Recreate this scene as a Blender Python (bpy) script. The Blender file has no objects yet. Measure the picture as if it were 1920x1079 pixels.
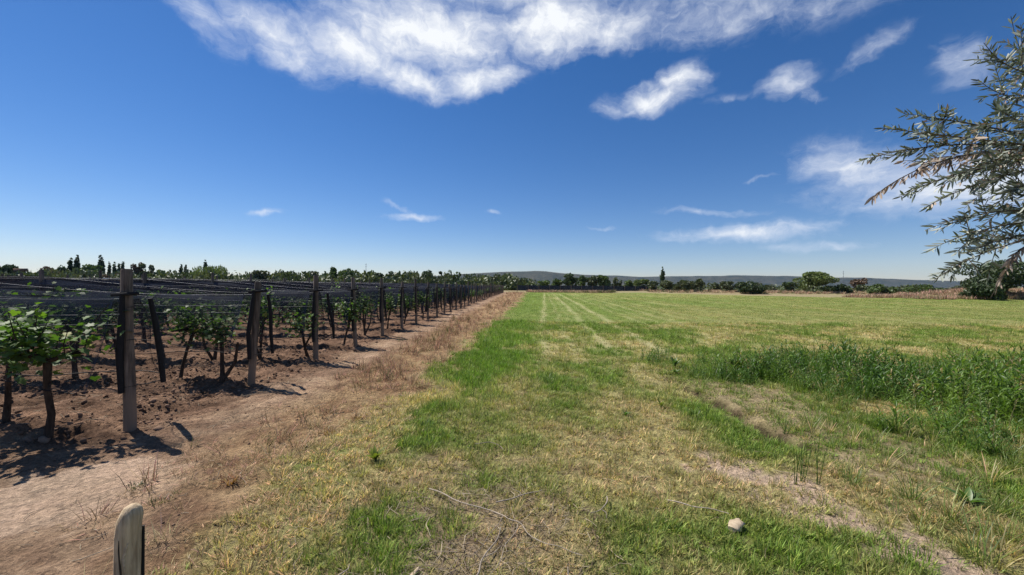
import bpy, math, random
import numpy as np
from mathutils import Matrix, Vector, Euler

R = math.radians
random.seed(7)
rng = np.random.default_rng(11)
scn = bpy.context.scene
COL = scn.collection

# ------------------------------------------------------------------ camera
CAM_H = 1.6
cam_d = bpy.data.cameras.new('camera')
cam = bpy.data.objects.new('camera', cam_d)
COL.objects.link(cam)
cam_d.sensor_width = 36.0
cam_d.lens = 36.0 * 760 / 1920
cam_d.clip_start = 0.05
cam_d.clip_end = 30000
cam.matrix_world = (Matrix.Translation((0, 0, CAM_H)) @ Matrix.Rotation(R(90 - 0.26), 4, 'X')
                    @ Matrix.Rotation(R(0.5), 4, 'Z'))
scn.camera = cam

# ------------------------------------------------------------------ light
SUN_EL, SUN_AZ = 56.0, -61.0          # degrees; azimuth from +Y, negative = left
sd = Vector((math.sin(R(SUN_AZ)) * math.cos(R(SUN_EL)), math.cos(R(SUN_AZ)) * math.cos(R(SUN_EL)), math.sin(R(SUN_EL))))
sun_d = bpy.data.lights.new('sun', 'SUN')
sun_d.energy = 4.9
sun_d.angle = R(0.53)
sun_d.color = (1.0, 0.94, 0.85)
sun = bpy.data.objects.new('sun', sun_d)
sun.rotation_euler = (-sd).to_track_quat('-Z', 'Y').to_euler()
sun.location = (0, 0, 60)
COL.objects.link(sun)

scn.view_settings.view_transform = 'Standard'
scn.view_settings.look = 'None'
scn.view_settings.exposure = 0.52
scn.view_settings.gamma = 1.0
scn.view_settings.use_curve_mapping = False
scn.cycles.transparent_max_bounces = 26
scn.cycles.max_bounces = 6
scn.cycles.diffuse_bounces = 3
scn.cycles.transmission_bounces = 4
scn.cycles.use_denoising = True
scn.cycles.denoiser = 'OPENIMAGEDENOISE'
scn.cycles.denoising_input_passes = 'RGB_ALBEDO_NORMAL'
scn.cycles.denoising_prefilter = 'NONE'
scn.cycles.use_adaptive_sampling = False


def nd(nt, typ, ins=None, **props):
    n = nt.nodes.new(typ)
    for k, v in props.items():
        setattr(n, k, v)
    for k, v in (ins or {}).items():
        s = n.inputs[k]
        if isinstance(v, bpy.types.NodeSocket):
            nt.links.new(v, s)
        else:
            s.default_value = v
    return n


def mixc(nt, f, a, b, mode='MIX'):
    c4 = lambda c: c if isinstance(c, bpy.types.NodeSocket) else ((*c, 1.0) if len(c) == 3 else c)
    return nd(nt, 'ShaderNodeMixRGB', {0: f, 1: c4(a), 2: c4(b)}, blend_type=mode).outputs[0]


def math_(nt, op, a, b=0.0, c=0.0, clamp=False):
    return nd(nt, 'ShaderNodeMath', {0: a, 1: b, 2: c}, operation=op, use_clamp=clamp).outputs[0]


def ramp(nt, f, lo, hi, a=0.0, b=1.0, smooth=False):
    return nd(nt, 'ShaderNodeMapRange', {0: f, 1: lo, 2: hi, 3: a, 4: b}, clamp=True,
              interpolation_type='SMOOTHSTEP' if smooth else 'LINEAR').outputs[0]


# ------------------------------------------------------------------ sky with clouds
world = bpy.data.worlds.new('World')
scn.world = world
world.use_nodes = True
nt = world.node_tree
nt.nodes.clear()
sky = nd(nt, 'ShaderNodeTexSky', sky_type='NISHITA')
sky.sun_disc = False
sky.sun_elevation = R(SUN_EL)
sky.sun_rotation = R(SUN_AZ)
sky.altitude = 700
sky.air_density = 1.0
sky.dust_density = 0.1
sky.ozone_density = 3.0
hs = nd(nt, 'ShaderNodeHueSaturation', {'Saturation': 1.29, 'Value': 1.0, 'Color': sky.outputs[0]})
SKY_STRENGTH = 0.0685
tc = nd(nt, 'ShaderNodeTexCoord')
sep = nd(nt, 'ShaderNodeSeparateXYZ', {0: tc.outputs['Generated']})
az = math_(nt, 'ARCTAN2', sep.outputs[0], sep.outputs[1])
el = math_(nt, 'ARCSINE', sep.outputs[2])
ae = nd(nt, 'ShaderNodeCombineXYZ', {0: az, 1: el, 2: 0.0}).outputs[0]
D = 180 / math.pi
# each cloud: azimuth, elevation (degrees), half widths, tilt, strength
clouds = [
    # the large bank overhead and its lobes
    (-30, 27.6, 9, 3.0, -12, .80), (-36.5, 27.3, 4.5, 2.5, -30, .6), (-22, 28.2, 9, 3.2, -8, .92), (-14, 26.2, 8, 2.3, -6, 1.0), (-5.5, 26.6, 7, 2.1, 8, 1.0),
    (-12, 31.0, 16, 5, 0, 1.0), (6, 32.5, 11, 4.0, 4, 1.1), (14, 31.8, 7.5, 3.0, 4, .9), (1, 40, 33, 8.0, 0, .9),
    (27, 31.0, 14, 3.2, -4, .60), (40, 29.5, 13, 2.8, 2, .52),
    # the two small bright puffs and the wisps to the right
    (18.5, 23.8, 6.2, 2.0, 2, 1.0), (22.0, 24.8, 4.2, 2.2, 14, .95), (14.0, 23.0, 3.4, 1.2, -6, .6), (33.6, 22.6, 3.0, 1.8, 10, .74), (35.8, 20.9, 3.0, 1.0, -14, .55), (41.3, 23.6, 4.2, 1.3, 20, .52), (47.4, 20.6, 3.2, 2.2, -40, .52), (28, 22.4, 4, .8, 0, .36),
    # thin veils low on the right
    (41.0, 12.4, 7.5, 3.4, -24, .74), (49, 10.0, 14, 3.2, -3, .84), (29.5, 6.6, 11, 1.5, 1, .70), (34.5, 6.9, 7, 1.1, 3, .6), (26, 9.4, 8, .7, -6, .5), (38, 4.9, 8, 1.0, 3, .45),
    # flecks low on the left and middle
    (-13.5, 8.9, 4.4, .6, 1, .66), (-15.0, 10.1, 3.0, .75, -20, .48), (-31.5, 8.6, 3.1, .55, 8, .62), (-3.0, 10.3, 1.4, .5, 0, .5), (12.5, 8.0, 3.0, .4, 0, .42), (31, 13.3, 3.0, .38, 6, .42),
    # more of the same sky outside the frame
    (75, 34, 16, 4, 15, .8), (96, 18, 10, 2, 6, .7), (120, 30, 20, 5, -10, .85), (150, 12, 12, 1.5, 3, .6), (175, 36, 18, 6, 10, .9),
    (-80, 20, 10, 2, -8, .6), (-105, 36, 20, 6, 10, .85), (-135, 14, 14, 2, 4, .65), (-160, 28, 12, 4, -15, .8), (60, 52, 25, 8, 10, .8), (-60, 58, 26, 8, -10, .8),
]
# warped coordinates give ragged, streaky edges
wn = nd(nt, 'ShaderNodeTexNoise', {'Vector': ae, 'Scale': 9.0, 'Detail': 4.0, 'Roughness': 0.6})
wv = nd(nt, 'ShaderNodeVectorMath', {0: wn.outputs['Color'], 1: (0.5, 0.5, 0.5)}, operation='SUBTRACT').outputs[0]
wsc = nd(nt, 'ShaderNodeVectorMath', {0: wv, 1: (0.11, 0.060, 0.0)}, operation='MULTIPLY').outputs[0]
aw = nd(nt, 'ShaderNodeVectorMath', {0: ae, 1: wsc}, operation='ADD').outputs[0]
acc = None
for (a, e, sa, se, rot, st) in clouds:
    mp = nd(nt, 'ShaderNodeMapping', {'Vector': aw, 'Location': (a / D, e / D, 0), 'Rotation': (0, 0, R(rot)), 'Scale': (sa / D, se / D, 1.0)}, vector_type='TEXTURE').outputs[0]
    ln = nd(nt, 'ShaderNodeVectorMath', {0: mp}, operation='LENGTH').outputs['Value']
    m = ramp(nt, ln, 1.6, 0.0, 0.0, st, smooth=True)
    acc = m if acc is None else math_(nt, 'MAXIMUM', acc, m)
st1 = nd(nt, 'ShaderNodeMapping', {'Vector': aw, 'Rotation': (0, 0, R(28)), 'Scale': (5.0, 20.0, 1.0)}).outputs[0]
n1 = nd(nt, 'ShaderNodeTexNoise', {'Vector': st1, 'Scale': 1.0, 'Detail': 9.0, 'Roughness': 0.62, 'Distortion': 0.6}).outputs[0]
st2 = nd(nt, 'ShaderNodeMapping', {'Vector': aw, 'Rotation': (0, 0, R(12)), 'Scale': (16.0, 20.0, 1.0)}).outputs[0]
n2 = nd(nt, 'ShaderNodeTexNoise', {'Vector': st2, 'Scale': 1.6, 'Detail': 8.0, 'Roughness': 0.65, 'Distortion': 0.4}).outputs[0]
nsum = math_(nt, 'ADD', math_(nt, 'MULTIPLY', n1, 0.55), math_(nt, 'MULTIPLY', n2, 0.45))
nz = math_(nt, 'MULTIPLY', math_(nt, 'SUBTRACT', nsum, 0.5), 2.1)
gate = ramp(nt, acc, 0.0, 0.42, 0.0, 1.0, smooth=True)
dens = math_(nt, 'ADD', math_(nt, 'ADD', math_(nt, 'MULTIPLY', acc, 1.25), -0.24), nz)
dens = math_(nt, 'MULTIPLY', ramp(nt, dens, -0.05, 1.12), gate)
dens = math_(nt, 'MULTIPLY', math_(nt, 'POWER', dens, 1.3), 1.05, clamp=True)
skyc = nd(nt, 'ShaderNodeVectorMath', {0: hs.outputs[0], 1: (1.0 * SKY_STRENGTH, .93 * SKY_STRENGTH, 1.06 * SKY_STRENGTH)}, operation='MULTIPLY').outputs[0]
ccol = mixc(nt, ramp(nt, dens, 0.25, 0.85), (0.54, 0.585, 0.68), (0.66, 0.68, 0.71))
fin = mixc(nt, dens, skyc, ccol)
bg = nd(nt, 'ShaderNodeBackground', {0: fin, 1: 1.0})
out = nd(nt, 'ShaderNodeOutputWorld', {0: bg.outputs[0]})


# ------------------------------------------------------------------ helpers
def vnoise(x, y, seed=0):
    xi = np.floor(x).astype(np.int64); yi = np.floor(y).astype(np.int64)
    fx = x - xi; fy = y - yi
    fx = fx * fx * (3 - 2 * fx); fy = fy * fy * (3 - 2 * fy)

    def h(a, b):
        v = (a * 374761393 + b * 668265263 + seed * 974126177) & 0xffffffff
        v = ((v ^ (v >> 13)) * 1274126177) & 0xffffffff
        v = ((v ^ (v >> 16)) * 2246822519) & 0xffffffff
        return ((v ^ (v >> 15)) & 0xffffff) / float(0xffffff)
    a = h(xi, yi); b = h(xi + 1, yi); c = h(xi, yi + 1); d = h(xi + 1, yi + 1)
    return (a * (1 - fx) + b * fx) * (1 - fy) + (c * (1 - fx) + d * fx) * fy


def fbm(x, y, s=1.0, octv=4, seed=0, rough=0.5):
    x = np.asarray(x, float) * s; y = np.asarray(y, float) * s
    t = 0; a = 1.0; n = 0
    for o in range(octv):
        t = t + a * vnoise(x + 17.3 * o, y - 9.1 * o, seed + o); n += a
        a *= rough; x = x * 2.03; y = y * 2.03
    return t / n


def sstep(x, a, b):
    t = np.clip((x - a) / (b - a), 0, 1)
    return t * t * (3 - 2 * t)


def lerp3(a, b, f):
    return a + (b - a) * f[..., None]


def mk_mesh(name, V, faces, mat=None, cols=None, smooth=False, mats=None, fmat=None):
    """faces: list of (m,k) int arrays"""
    me = bpy.data.meshes.new(name)
    V = np.asarray(V, np.float32)
    me.vertices.add(len(V)); me.vertices.foreach_set('co', V.ravel())
    fl = [np.asarray(f, np.int32) for f in faces if len(f)]
    loops = np.concatenate([f.ravel() for f in fl]) if fl else np.zeros(0, np.int32)
    tot = np.concatenate([np.full(len(f), f.shape[1], np.int32) for f in fl]) if fl else np.zeros(0, np.int32)
    st = np.concatenate([[0], np.cumsum(tot)[:-1]]).astype(np.int32) if len(tot) else tot
    me.loops.add(len(loops)); me.loops.foreach_set('vertex_index', loops)
    me.polygons.add(len(tot)); me.polygons.foreach_set('loop_start', st)
    if smooth:
        me.polygons.foreach_set('use_smooth', np.ones(len(tot), bool))
    if fmat is not None:
        me.polygons.foreach_set('material_index', np.asarray(fmat, np.int32))
    for m in (mats or ([mat] if mat else [])):
        me.materials.append(m)
    if cols is not None:
        c = np.asarray(cols, np.float32)
        if c.shape[1] == 3:
            c = np.hstack([c, np.ones((len(c), 1), np.float32)])
        at = me.attributes.new('bc', 'FLOAT_COLOR', 'POINT')
        at.data.foreach_set('color', c.ravel())
    me.update(calc_edges=True)
    return me


class MB:
    """collects vertices and faces of ONE part"""
    def __init__(s):
        s.V = []; s.F3 = []; s.F4 = []; s.C = []; s.n = 0

    def add(s, V, F, col=(1, 1, 1)):
        V = np.asarray(V, float); F = np.asarray(F, int)
        (s.F3 if F.shape[1] == 3 else s.F4).append(F + s.n)
        s.V.append(V)
        c = np.asarray(col, float)
        s.C.append(np.tile(c, (len(V), 1)) if c.ndim == 1 else c)
        s.n += len(V)

    def tube(s, P, rad, sides=8, cap=True, col=(1, 1, 1), jit=0.0):
        P = np.asarray(P, float); n = len(P)
        rad = np.full(n, rad, float) if np.isscalar(rad) else np.asarray(rad, float)
        T = np.gradient(P, axis=0); T /= np.linalg.norm(T, axis=1)[:, None] + 1e-9
        ref = np.array([0, 0, 1.0]) if abs(T[0][2]) < 0.9 else np.array([1.0, 0, 0])
        V = []
        u = np.cross(T[0], ref); u /= np.linalg.norm(u)
        ang = np.arange(sides) / sides * 2 * np.pi
        J = (rng.random(sides) - .5) * 2
        for i in range(n):
            u = u - T[i] * np.dot(u, T[i]); u /= np.linalg.norm(u) + 1e-9
            w = np.cross(T[i], u)
            r = rad[i] * (1 + jit * (J + .45 * (rng.random(sides) - .5) * 2))
            V.append(P[i] + (np.cos(ang) * r)[:, None] * u + (np.sin(ang) * r)[:, None] * w)
        V = np.vstack(V)
        F = []
        for i in range(n - 1):
            for k in range(sides):
                a = i * sides + k; b = i * sides + (k + 1) % sides
                F.append((a, b, b + sides, a + sides))
        s.add(V, F, col)
        if cap:
            base = (n - 1) * sides
            c = P[-1]
            s.add(np.vstack([V[base:base + sides], c]), [(k, (k + 1) % sides, sides) for k in range(sides)], col)

    def box(s, c, size, rot=None, col=(1, 1, 1)):
        c = np.asarray(c, float); hx, hy, hz = np.asarray(size, float) / 2
        V = np.array([(x, y, z) for z in (-hz, hz) for y in (-hy, hy) for x in (-hx, hx)])
        if rot is not None:
            V = V @ np.array(Euler(rot).to_matrix()).T
        s.add(V + c, [(0, 2, 3, 1), (4, 5, 7, 6), (0, 1, 5, 4), (2, 6, 7, 3), (0, 4, 6, 2), (1, 3, 7, 5)], col)

    def mesh(s, name, mat, smooth=False):
        F = []
        if s.F3: F.append(np.vstack(s.F3))
        if s.F4: F.append(np.vstack(s.F4))
        return mk_mesh(name, np.vstack(s.V), F, mat, np.vstack(s.C), smooth)

    def build(s, name, mat, parent=None, smooth=False, loc=None):
        return link(name, s.mesh(name, mat, smooth), parent, loc)


def link(name, data, parent=None, loc=None):
    o = bpy.data.objects.new(name, data)
    COL.objects.link(o)
    if parent: o.parent = parent
    if loc is not None: o.location = loc
    return o


def tag(o, label, cat, group=None, kind=None):
    if label: o['label'] = label
    if cat: o['category'] = cat
    if group: o['group'] = group
    if kind: o['kind'] = kind
    return o


def thing(name, loc, label, cat, group=None, rz=0.0):
    o = link(name, None, loc=loc)
    o.empty_display_size = 0.1
    o.rotation_euler = (0, 0, rz)
    return tag(o, label, cat, group)


ORD = ['first', 'second', 'third', 'fourth', 'fifth', 'sixth', 'seventh', 'eighth', 'ninth', 'tenth', 'eleventh', 'twelfth',
       'thirteenth', 'fourteenth', 'fifteenth', 'sixteenth', 'seventeenth', 'eighteenth', 'nineteenth', 'twentieth']


def ordw(i):
    if i < 20: return ORD[i]
    tens = {2: 'twenty', 3: 'thirty', 4: 'forty', 5: 'fifty'}
    t, u = divmod(i + 1, 10)
    return ({2: 'twentieth', 3: 'thirtieth', 4: 'fortieth', 5: 'fiftieth'}[t]) if u == 0 else tens[t] + '-' + ORD[u - 1]


# ------------------------------------------------------------------ materials
def base_mat(name, rough=0.9, spec=0.2):
    m = bpy.data.materials.new(name); m.use_nodes = True
    t = m.node_tree; b = t.nodes['Principled BSDF']
    b.inputs['Roughness'].default_value = rough
    b.inputs['Specular IOR Level'].default_value = spec
    return m, t, b


def leaf_mat(name, col, back=None, transl=0.35, inst=False, rough=0.5, spec=0.3, var=0.25, tcol=None):
    """two-sided leaf: vertex tint x colour, light passing through"""
    m, t, b = base_mat(name, rough, spec)
    at = nd(t, 'ShaderNodeAttribute', attribute_name='bc')
    c = mixc(t, 1.0, at.outputs[0], col, 'MULTIPLY')
    if back:
        g = nd(t, 'ShaderNodeNewGeometry')
        c = mixc(t, g.outputs['Backfacing'], c, mixc(t, 1.0, at.outputs[0], back, 'MULTIPLY'))
    if inst:
        ti = nd(t, 'ShaderNodeAttribute', attribute_name='tint', attribute_type='INSTANCER')
        c = mixc(t, 1.0, c, ti.outputs[0], 'MULTIPLY')
    oi = nd(t, 'ShaderNodeObjectInfo')
    v = ramp(t, oi.outputs['Random'], 0, 1, 1 - var, 1 + var)
    c = nd(t, 'ShaderNodeVectorMath', {0: c, 'Scale': v}, operation='SCALE').outputs[0]
    t.links.new(c, b.inputs['Base Color'])
    tc_ = mixc(t, 1.0, c, tcol or (1.25, 1.35, 0.6), 'MULTIPLY')
    tr = nd(t, 'ShaderNodeBsdfTranslucent', {0: tc_})
    mx = nd(t, 'ShaderNodeMixShader', {0: transl, 1: b.outputs[0], 2: tr.outputs[0]})
    t.links.new(mx.outputs[0], t.nodes['Material Output'].inputs[0])
    return m


def wood_mat(name, c1, c2, scale=(30, 30, 2.5), bump=0.5, stain=None):
    m, t, b = base_mat(name, 0.9, 0.15)
    tcn = nd(t, 'ShaderNodeTexCoord')
    mp = nd(t, 'ShaderNodeMapping', {'Vector': tcn.outputs['Object'], 'Scale': scale})
    n = nd(t, 'ShaderNodeTexNoise', {'Vector': mp.outputs[0], 'Scale': 1.0, 'Detail': 7.0, 'Roughness': 0.65, 'Distortion': 0.5})
    n2 = nd(t, 'ShaderNodeTexNoise', {'Vector': tcn.outputs['Object'], 'Scale': 5.0, 'Detail': 4.0})
    c = mixc(t, ramp(t, n.outputs[0], 0.35, 0.65), c1, c2)
    c = mixc(t, 1.0, c, mixc(t, ramp(t, n2.outputs[0], 0.3, 0.7), (0.7, 0.7, 0.72), (1.2, 1.15, 1.1)), 'MULTIPLY')
    oi = nd(t, 'ShaderNodeObjectInfo')
    c = nd(t, 'ShaderNodeVectorMath', {0: c, 'Scale': ramp(t, oi.outputs['Random'], 0, 1, .8, 1.2)}, operation='SCALE').outputs[0]
    if stain:   # soil splashed up the foot of the post
        sp = nd(t, 'ShaderNodeSeparateXYZ', {0: tcn.outputs['Object']})
        hgt = math_(t, 'ADD', sp.outputs[2], math_(t, 'MULTIPLY', n2.outputs[0], 0.12))
        c = mixc(t, ramp(t, hgt, 0.36, 0.52, 0.75, 0.0), c, stain)
    t.links.new(c, b.inputs['Base Color'])
    bm_ = nd(t, 'ShaderNodeBump', {'Strength': bump, 'Distance': 0.01, 'Height': n.outputs[0]})
    t.links.new(bm_.outputs[0], b.inputs['Normal'])
    return m


def plain_mat(name, col, rough=0.8, spec=0.2, metal=0.0, nscale=20.0, amt=0.25):
    m, t, b = base_mat(name, rough, spec)
    b.inputs['Metallic'].default_value = metal
    tcn = nd(t, 'ShaderNodeTexCoord')
    n = nd(t, 'ShaderNodeTexNoise', {'Vector': tcn.outputs['Object'], 'Scale': nscale, 'Detail': 5.0})
    c = nd(t, 'ShaderNodeVectorMath', {0: (*col,), 'Scale': ramp(t, n.outputs[0], .25, .75, 1 - amt, 1 + amt)}, operation='SCALE').outputs[0]
    t.links.new(c, b.inputs['Base Color'])
    return m


M_POST = wood_mat('weathered_post', (0.065, 0.054, 0.045), (0.20, 0.165, 0.135), stain=(0.25, 0.18, 0.125))
M_STUMP = wood_mat('stump_wood', (0.30, 0.225, 0.14), (0.58, 0.47, 0.32), scale=(45, 45, 4), bump=0.8)
M_BARK = wood_mat('vine_bark', (0.03, 0.022, 0.017), (0.085, 0.062, 0.046), scale=(40, 40, 8), bump=1.0)
M_TBARK = wood_mat('tree_bark', (0.06, 0.05, 0.04), (0.16, 0.135, 0.11), scale=(8, 8, 1.5), bump=0.8)
M_TWIG = wood_mat('grey_twig', (0.20, 0.17, 0.14), (0.40, 0.35, 0.29), scale=(80, 80, 80), bump=0.2)
M_CHIP = wood_mat('split_wood', (0.36, 0.28, 0.19), (0.62, 0.52, 0.38), scale=(60, 12, 60), bump=0.6)
M_BLACK = plain_mat('black_net_edge', (0.012, 0.012, 0.014), 0.75, 0.25)
M_WIRE = plain_mat('galvanised_wire', (0.20, 0.20, 0.21), 0.5, 0.5, 0.5)
M_VLEAF = leaf_mat('vine_leaf', (0.07, 0.145, 0.027), back=(0.105, 0.165, 0.058), transl=0.34, rough=0.55, spec=0.28, var=0.18)
M_OLIVE = leaf_mat('olive_leaf', (0.105, 0.13, 0.095), back=(0.31, 0.34, 0.30), transl=0.12, rough=0.42, spec=0.4, var=0.3)
M_DRYLEAF = leaf_mat('dry_olive_leaf', (0.23, 0.165, 0.125), back=(0.38, 0.31, 0.25), transl=0.2, rough=0.7, var=0.3, tcol=(1.1, 1, .8))
M_GRASS = leaf_mat('grass_blade', (1, 1, 1), transl=0.34, inst=True, rough=0.55, spec=0.25, var=0.0, tcol=(1.15, 1.25, 0.7))
M_STRAW = leaf_mat('straw_blade', (1, 1, 1), transl=0.15, inst=True, rough=0.8, spec=0.1, var=0.0, tcol=(1, 1, .9))
M_TREE = {
    'dark': leaf_mat('tree_dark', (0.052, 0.078, 0.032), transl=0.15, var=.2),
    'mid': leaf_mat('tree_mid', (0.085, 0.125, 0.042), transl=0.2, var=.2),
    'pale': leaf_mat('tree_pale', (0.15, 0.19, 0.07), transl=0.25, var=.15),
    'olive': leaf_mat('tree_olive', (0.10, 0.12, 0.06), transl=0.15, var=.2),
    'rust': leaf_mat('tree_rust', (0.13, 0.085, 0.058), transl=0.15, var=.15),
}


def net_mat():
    m, t, b = base_mat('hail_netting', 0.6, 0.3)
    b.inputs['Base Color'].default_value = (0.020, 0.026, 0.044, 1)
    tcn = nd(t, 'ShaderNodeTexCoord')
    mp = nd(t, 'ShaderNodeMapping', {'Vector': tcn.outputs['Object'], 'Scale': (0.45, 1.0, 9.0)})
    n = nd(t, 'ShaderNodeTexNoise', {'Vector': mp.outputs[0], 'Scale': 2.2, 'Detail': 4.0, 'Roughness': 0.6, 'Distortion': 0.8})
    at = nd(t, 'ShaderNodeAttribute', attribute_name='bc')      # knitted coverage: denser at the hems
    cov = math_(t, 'MULTIPLY', ramp(t, n.outputs[0], 0.35, 0.65, 0.45, 1.6), at.outputs['Fac'], clamp=True)
    tr = nd(t, 'ShaderNodeBsdfTransparent')
    mx = nd(t, 'ShaderNodeMixShader', {0: cov, 1: tr.outputs[0], 2: b.outputs[0]})
    t.links.new(mx.outputs[0], t.nodes['Material Output'].inputs[0])
    return m


M_NET = net_mat()


# ------------------------------------------------------------------ ground: zones and heights
def post_x(Y): return -4.22 + 0.024 * np.asarray(Y, float)


ROW0, ROWD, NROWS = 4.37, 1.98, 46
ROWS = [ROW0 + ROWD * r for r in range(NROWS)]


def edge_x(X, Y):
    e = np.interp(Y, [0, 2.6, 3.6, 4.9, 6.2, 8.4, 10.7, 22, 50, 100, 140], [-1.75, -1.8, -1.75, -1.6, -1.5, -1.3, -1.25, -.45, 1.2, 3.4, 5.0])
    return e + (fbm(X, Y, 1.1, 3, 5) - .5) * (0.9 + 0.02 * Y) + (fbm(X, Y, 5, 3, 6) - .5) * 0.35


def seg_dist(X, Y, pts):
    d = np.full(np.shape(X), 1e9)
    for (x0, y0), (x1, y1) in zip(pts[:-1], pts[1:]):
        vx, vy = x1 - x0, y1 - y0
        t = np.clip(((X - x0) * vx + (Y - y0) * vy) / (vx * vx + vy * vy), 0, 1)
        d = np.minimum(d, np.hypot(X - x0 - t * vx, Y - y0 - t * vy))
    return d


BARE = [(2.0, 3.6), (2.2, 3.2), (2.30, 2.9), (2.46, 2.6), (2.62, 2.3), (2.8, 1.8)]
DITCH = [(2.75, 8.0), (2.85, 6.8), (2.95, 5.4), (2.9, 4.5), (2.95, 3.9), (3.3, 3.1)]
WEED_POLY = np.array([(2.35, 8.5), (3.1, 7.5), (4.0, 6.3), (4.45, 5.0), (5.05, 4.1), (9.5, 4.0), (11, 7.4), (6.5, 8.5), (3.2, 9.2)])


def in_poly(X, Y, P):
    X = np.asarray(X); ins = np.zeros(X.shape, bool); n = len(P)
    for i in range(n):
        x0, y0 = P[i]; x1, y1 = P[(i + 1) % n]
        c = ((y0 > Y) != (y1 > Y)) & (X < (x1 - x0) * (Y - y0) / (y1 - y0 + 1e-12) + x0)
        ins ^= c
    return ins


def zones(X, Y):
    z = {}
    X = np.asarray(X, float); Y = np.asarray(Y, float)
    px = post_x(Y)
    wob = (fbm(X, Y, 1.7, 3, 21) - .5)
    infield = sstep(Y, 101, 98) if False else 1 - sstep(Y, 98, 101)
    z['till'] = (1 - sstep(X - px + wob * .9, -.15, .45)) * sstep(Y + wob * 1.0, 3.75, 4.25) * infield
    ex = edge_x(X, Y)
    z['grass'] = sstep(X - ex, -.25, .30)
    z['verge'] = sstep(X - px + wob * .6, 0.75, 1.7) * (1 - z['grass']) * sstep(Y + wob, 2.2, 3.4)
    z['verge'] = np.maximum(z['verge'], (1 - sstep(np.abs(X - ex), 0.0, .55)))
    pale = np.exp(-(((X + 3.35 - (Y - 3.1) * .15) / .75) ** 2 + ((Y - 3.1) / .62) ** 2)) * 1.25
    pale = np.maximum(pale, np.exp(-(((X - px - .75) / .55) ** 2)) * sstep(Y, 3.2, 4.2) * .30)
    pale = pale * (.3 + 1.2 * fbm(X * .8 + Y * .3, Y * 1.6 - X * .35, 1.3, 4, 31))
    pale = .45 * np.clip(pale, 0, 1) + .75 * sstep(pale + (fbm(X, Y, 5.0, 4, 32, .65) - .5) * .9, .42, .60)
    z['pale'] = np.clip(pale, 0, 1) * (1 - z['grass']) * (1 - .8 * z['till'])
    bd = seg_dist(X, Y, BARE)
    z['bare'] = sstep(bd + (fbm(X, Y, 4, 3, 41) - .5) * .55, .24, .02) if False else 1 - sstep(bd + (fbm(X, Y, 6.5, 4, 41, .6) - .5) * 1.0, .12, .32)
    dd = seg_dist(X, Y, DITCH)
    z['ditch'] = dd
    shelf = sstep(X, 2.95, 3.15) * (1 - sstep(X, 4.0, 4.8)) * sstep(Y, 2.6, 3.6) * (1 - sstep(Y, 6.6, 7.6))
    z['shelf'] = shelf
    ta = X - 0.080 * Y
    tr = np.zeros(X.shape)
    for off, w, a in ((-.02, .10, 1.), (.75, .09, .6), (1.25, .10, .45), (1.75, .14, 1.), (2.35, .08, .4), (3.0, .14, 1.), (4.4, .12, .6), (5.2, .12, .45), (6.1, .15, .6), (7.1, .12, .4), (8.2, .15, .35), (11, .2, .4), (14, .2, .3), (18, .3, .35), (23, .3, .3), (29, .4, .3)):
        tr = np.maximum(tr, a * .85 * np.exp(-((ta - off + (fbm(X, Y, .35, 2, 51) - .5) * .3) / (w * 1.5)) ** 2))
    z['track'] = tr * sstep(Y, 5.5, 11) * (1 - sstep(Y, 85, 100)) * (0.4 + 1.1 * fbm(X, Y, .6, 3, 52))
    return z


def height(X, Y):
    X = np.asarray(X, float); Y = np.asarray(Y, float)
    z = zones(X, Y)
    near = 1 - sstep(np.hypot(X, Y), 45, 110)
    h = .05 * (fbm(X, Y, .45, 3, 1) - .5)
    row = np.abs(((Y - ROW0) / ROWD + .5) % 1 - .5) * ROWD
    clod = np.abs(fbm(X, Y, 3.6, 4, 3, .6) - .5)
    h += z['till'] * (.17 * (fbm(X, Y, 1.5, 4, 2, .55) - .5) + .22 * (clod - .08) + .10 * (fbm(X, Y, 7.5, 3, 19, .6) - .5) + .06 * np.exp(-(row / .4) ** 2))
    soil = (1 - z['grass']) * (1 - z['till'])
    h += soil * ((.09 * (fbm(X, Y, 2.2, 5, 8, .6) - .5) + .11 * (np.abs(fbm(X, Y, 5.5, 4, 18, .6) - .5) - .1)) * (1 - .75 * z['pale']))
    h += z['grass'] * .02 * (fbm(X, Y, 4, 3, 9) - .5)
    h += z['bare'] * .03 * (fbm(X, Y, 6, 3, 12, .6) - .7)
    # the small scarp with the lower shelf to its right
    side = sstep(X, 2.86 + (fbm(X, Y, 2.2, 3, 13) - .5) * .3, 2.98 + (fbm(X, Y, 2.2, 3, 13) - .5) * .3)
    h -= .05 * side * (1 - sstep(X, 3.3, 5.4)) * sstep(Y, 3.1, 4.2) * (1 - sstep(Y, 6.2, 7.8))
    dd = z['ditch'] + (fbm(X, Y, 4, 3, 17) - .5) * .12
    h -= .30 * np.exp(-(np.maximum(dd, 0) / .115) ** 2) * sstep(Y, 3.7, 4.4) * (1 - sstep(Y, 6.4, 7.4)) * (.25 + 1.2 * fbm(X, Y, 1.7, 2, 16))
    h *= near
    # low bank on the right beyond the mown field
    bk = np.exp(-(((Y - 66 + (X - 70) * -.05) / 4.5) ** 2)) * sstep(X, 60, 76)
    h += 1.5 * bk * (.7 + .6 * fbm(X, Y, .25, 3, 14))
    bk2 = np.exp(-(((Y - 104) / 6) ** 2)) * sstep(X, 22, 30)
    h += .5 * bk2 * (.5 + fbm(X, Y, .2, 3, 15))
    return h


def hz(x, y): return float(height(np.array([x]), np.array([y]))[0])


def graded(a, fine, f_end, g, end):
    v = [a]
    while v[-1] < f_end: v.append(v[-1] + fine)
    st = fine
    while v[-1] < end:
        st *= g; v.append(v[-1] + st)
    return v


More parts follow.
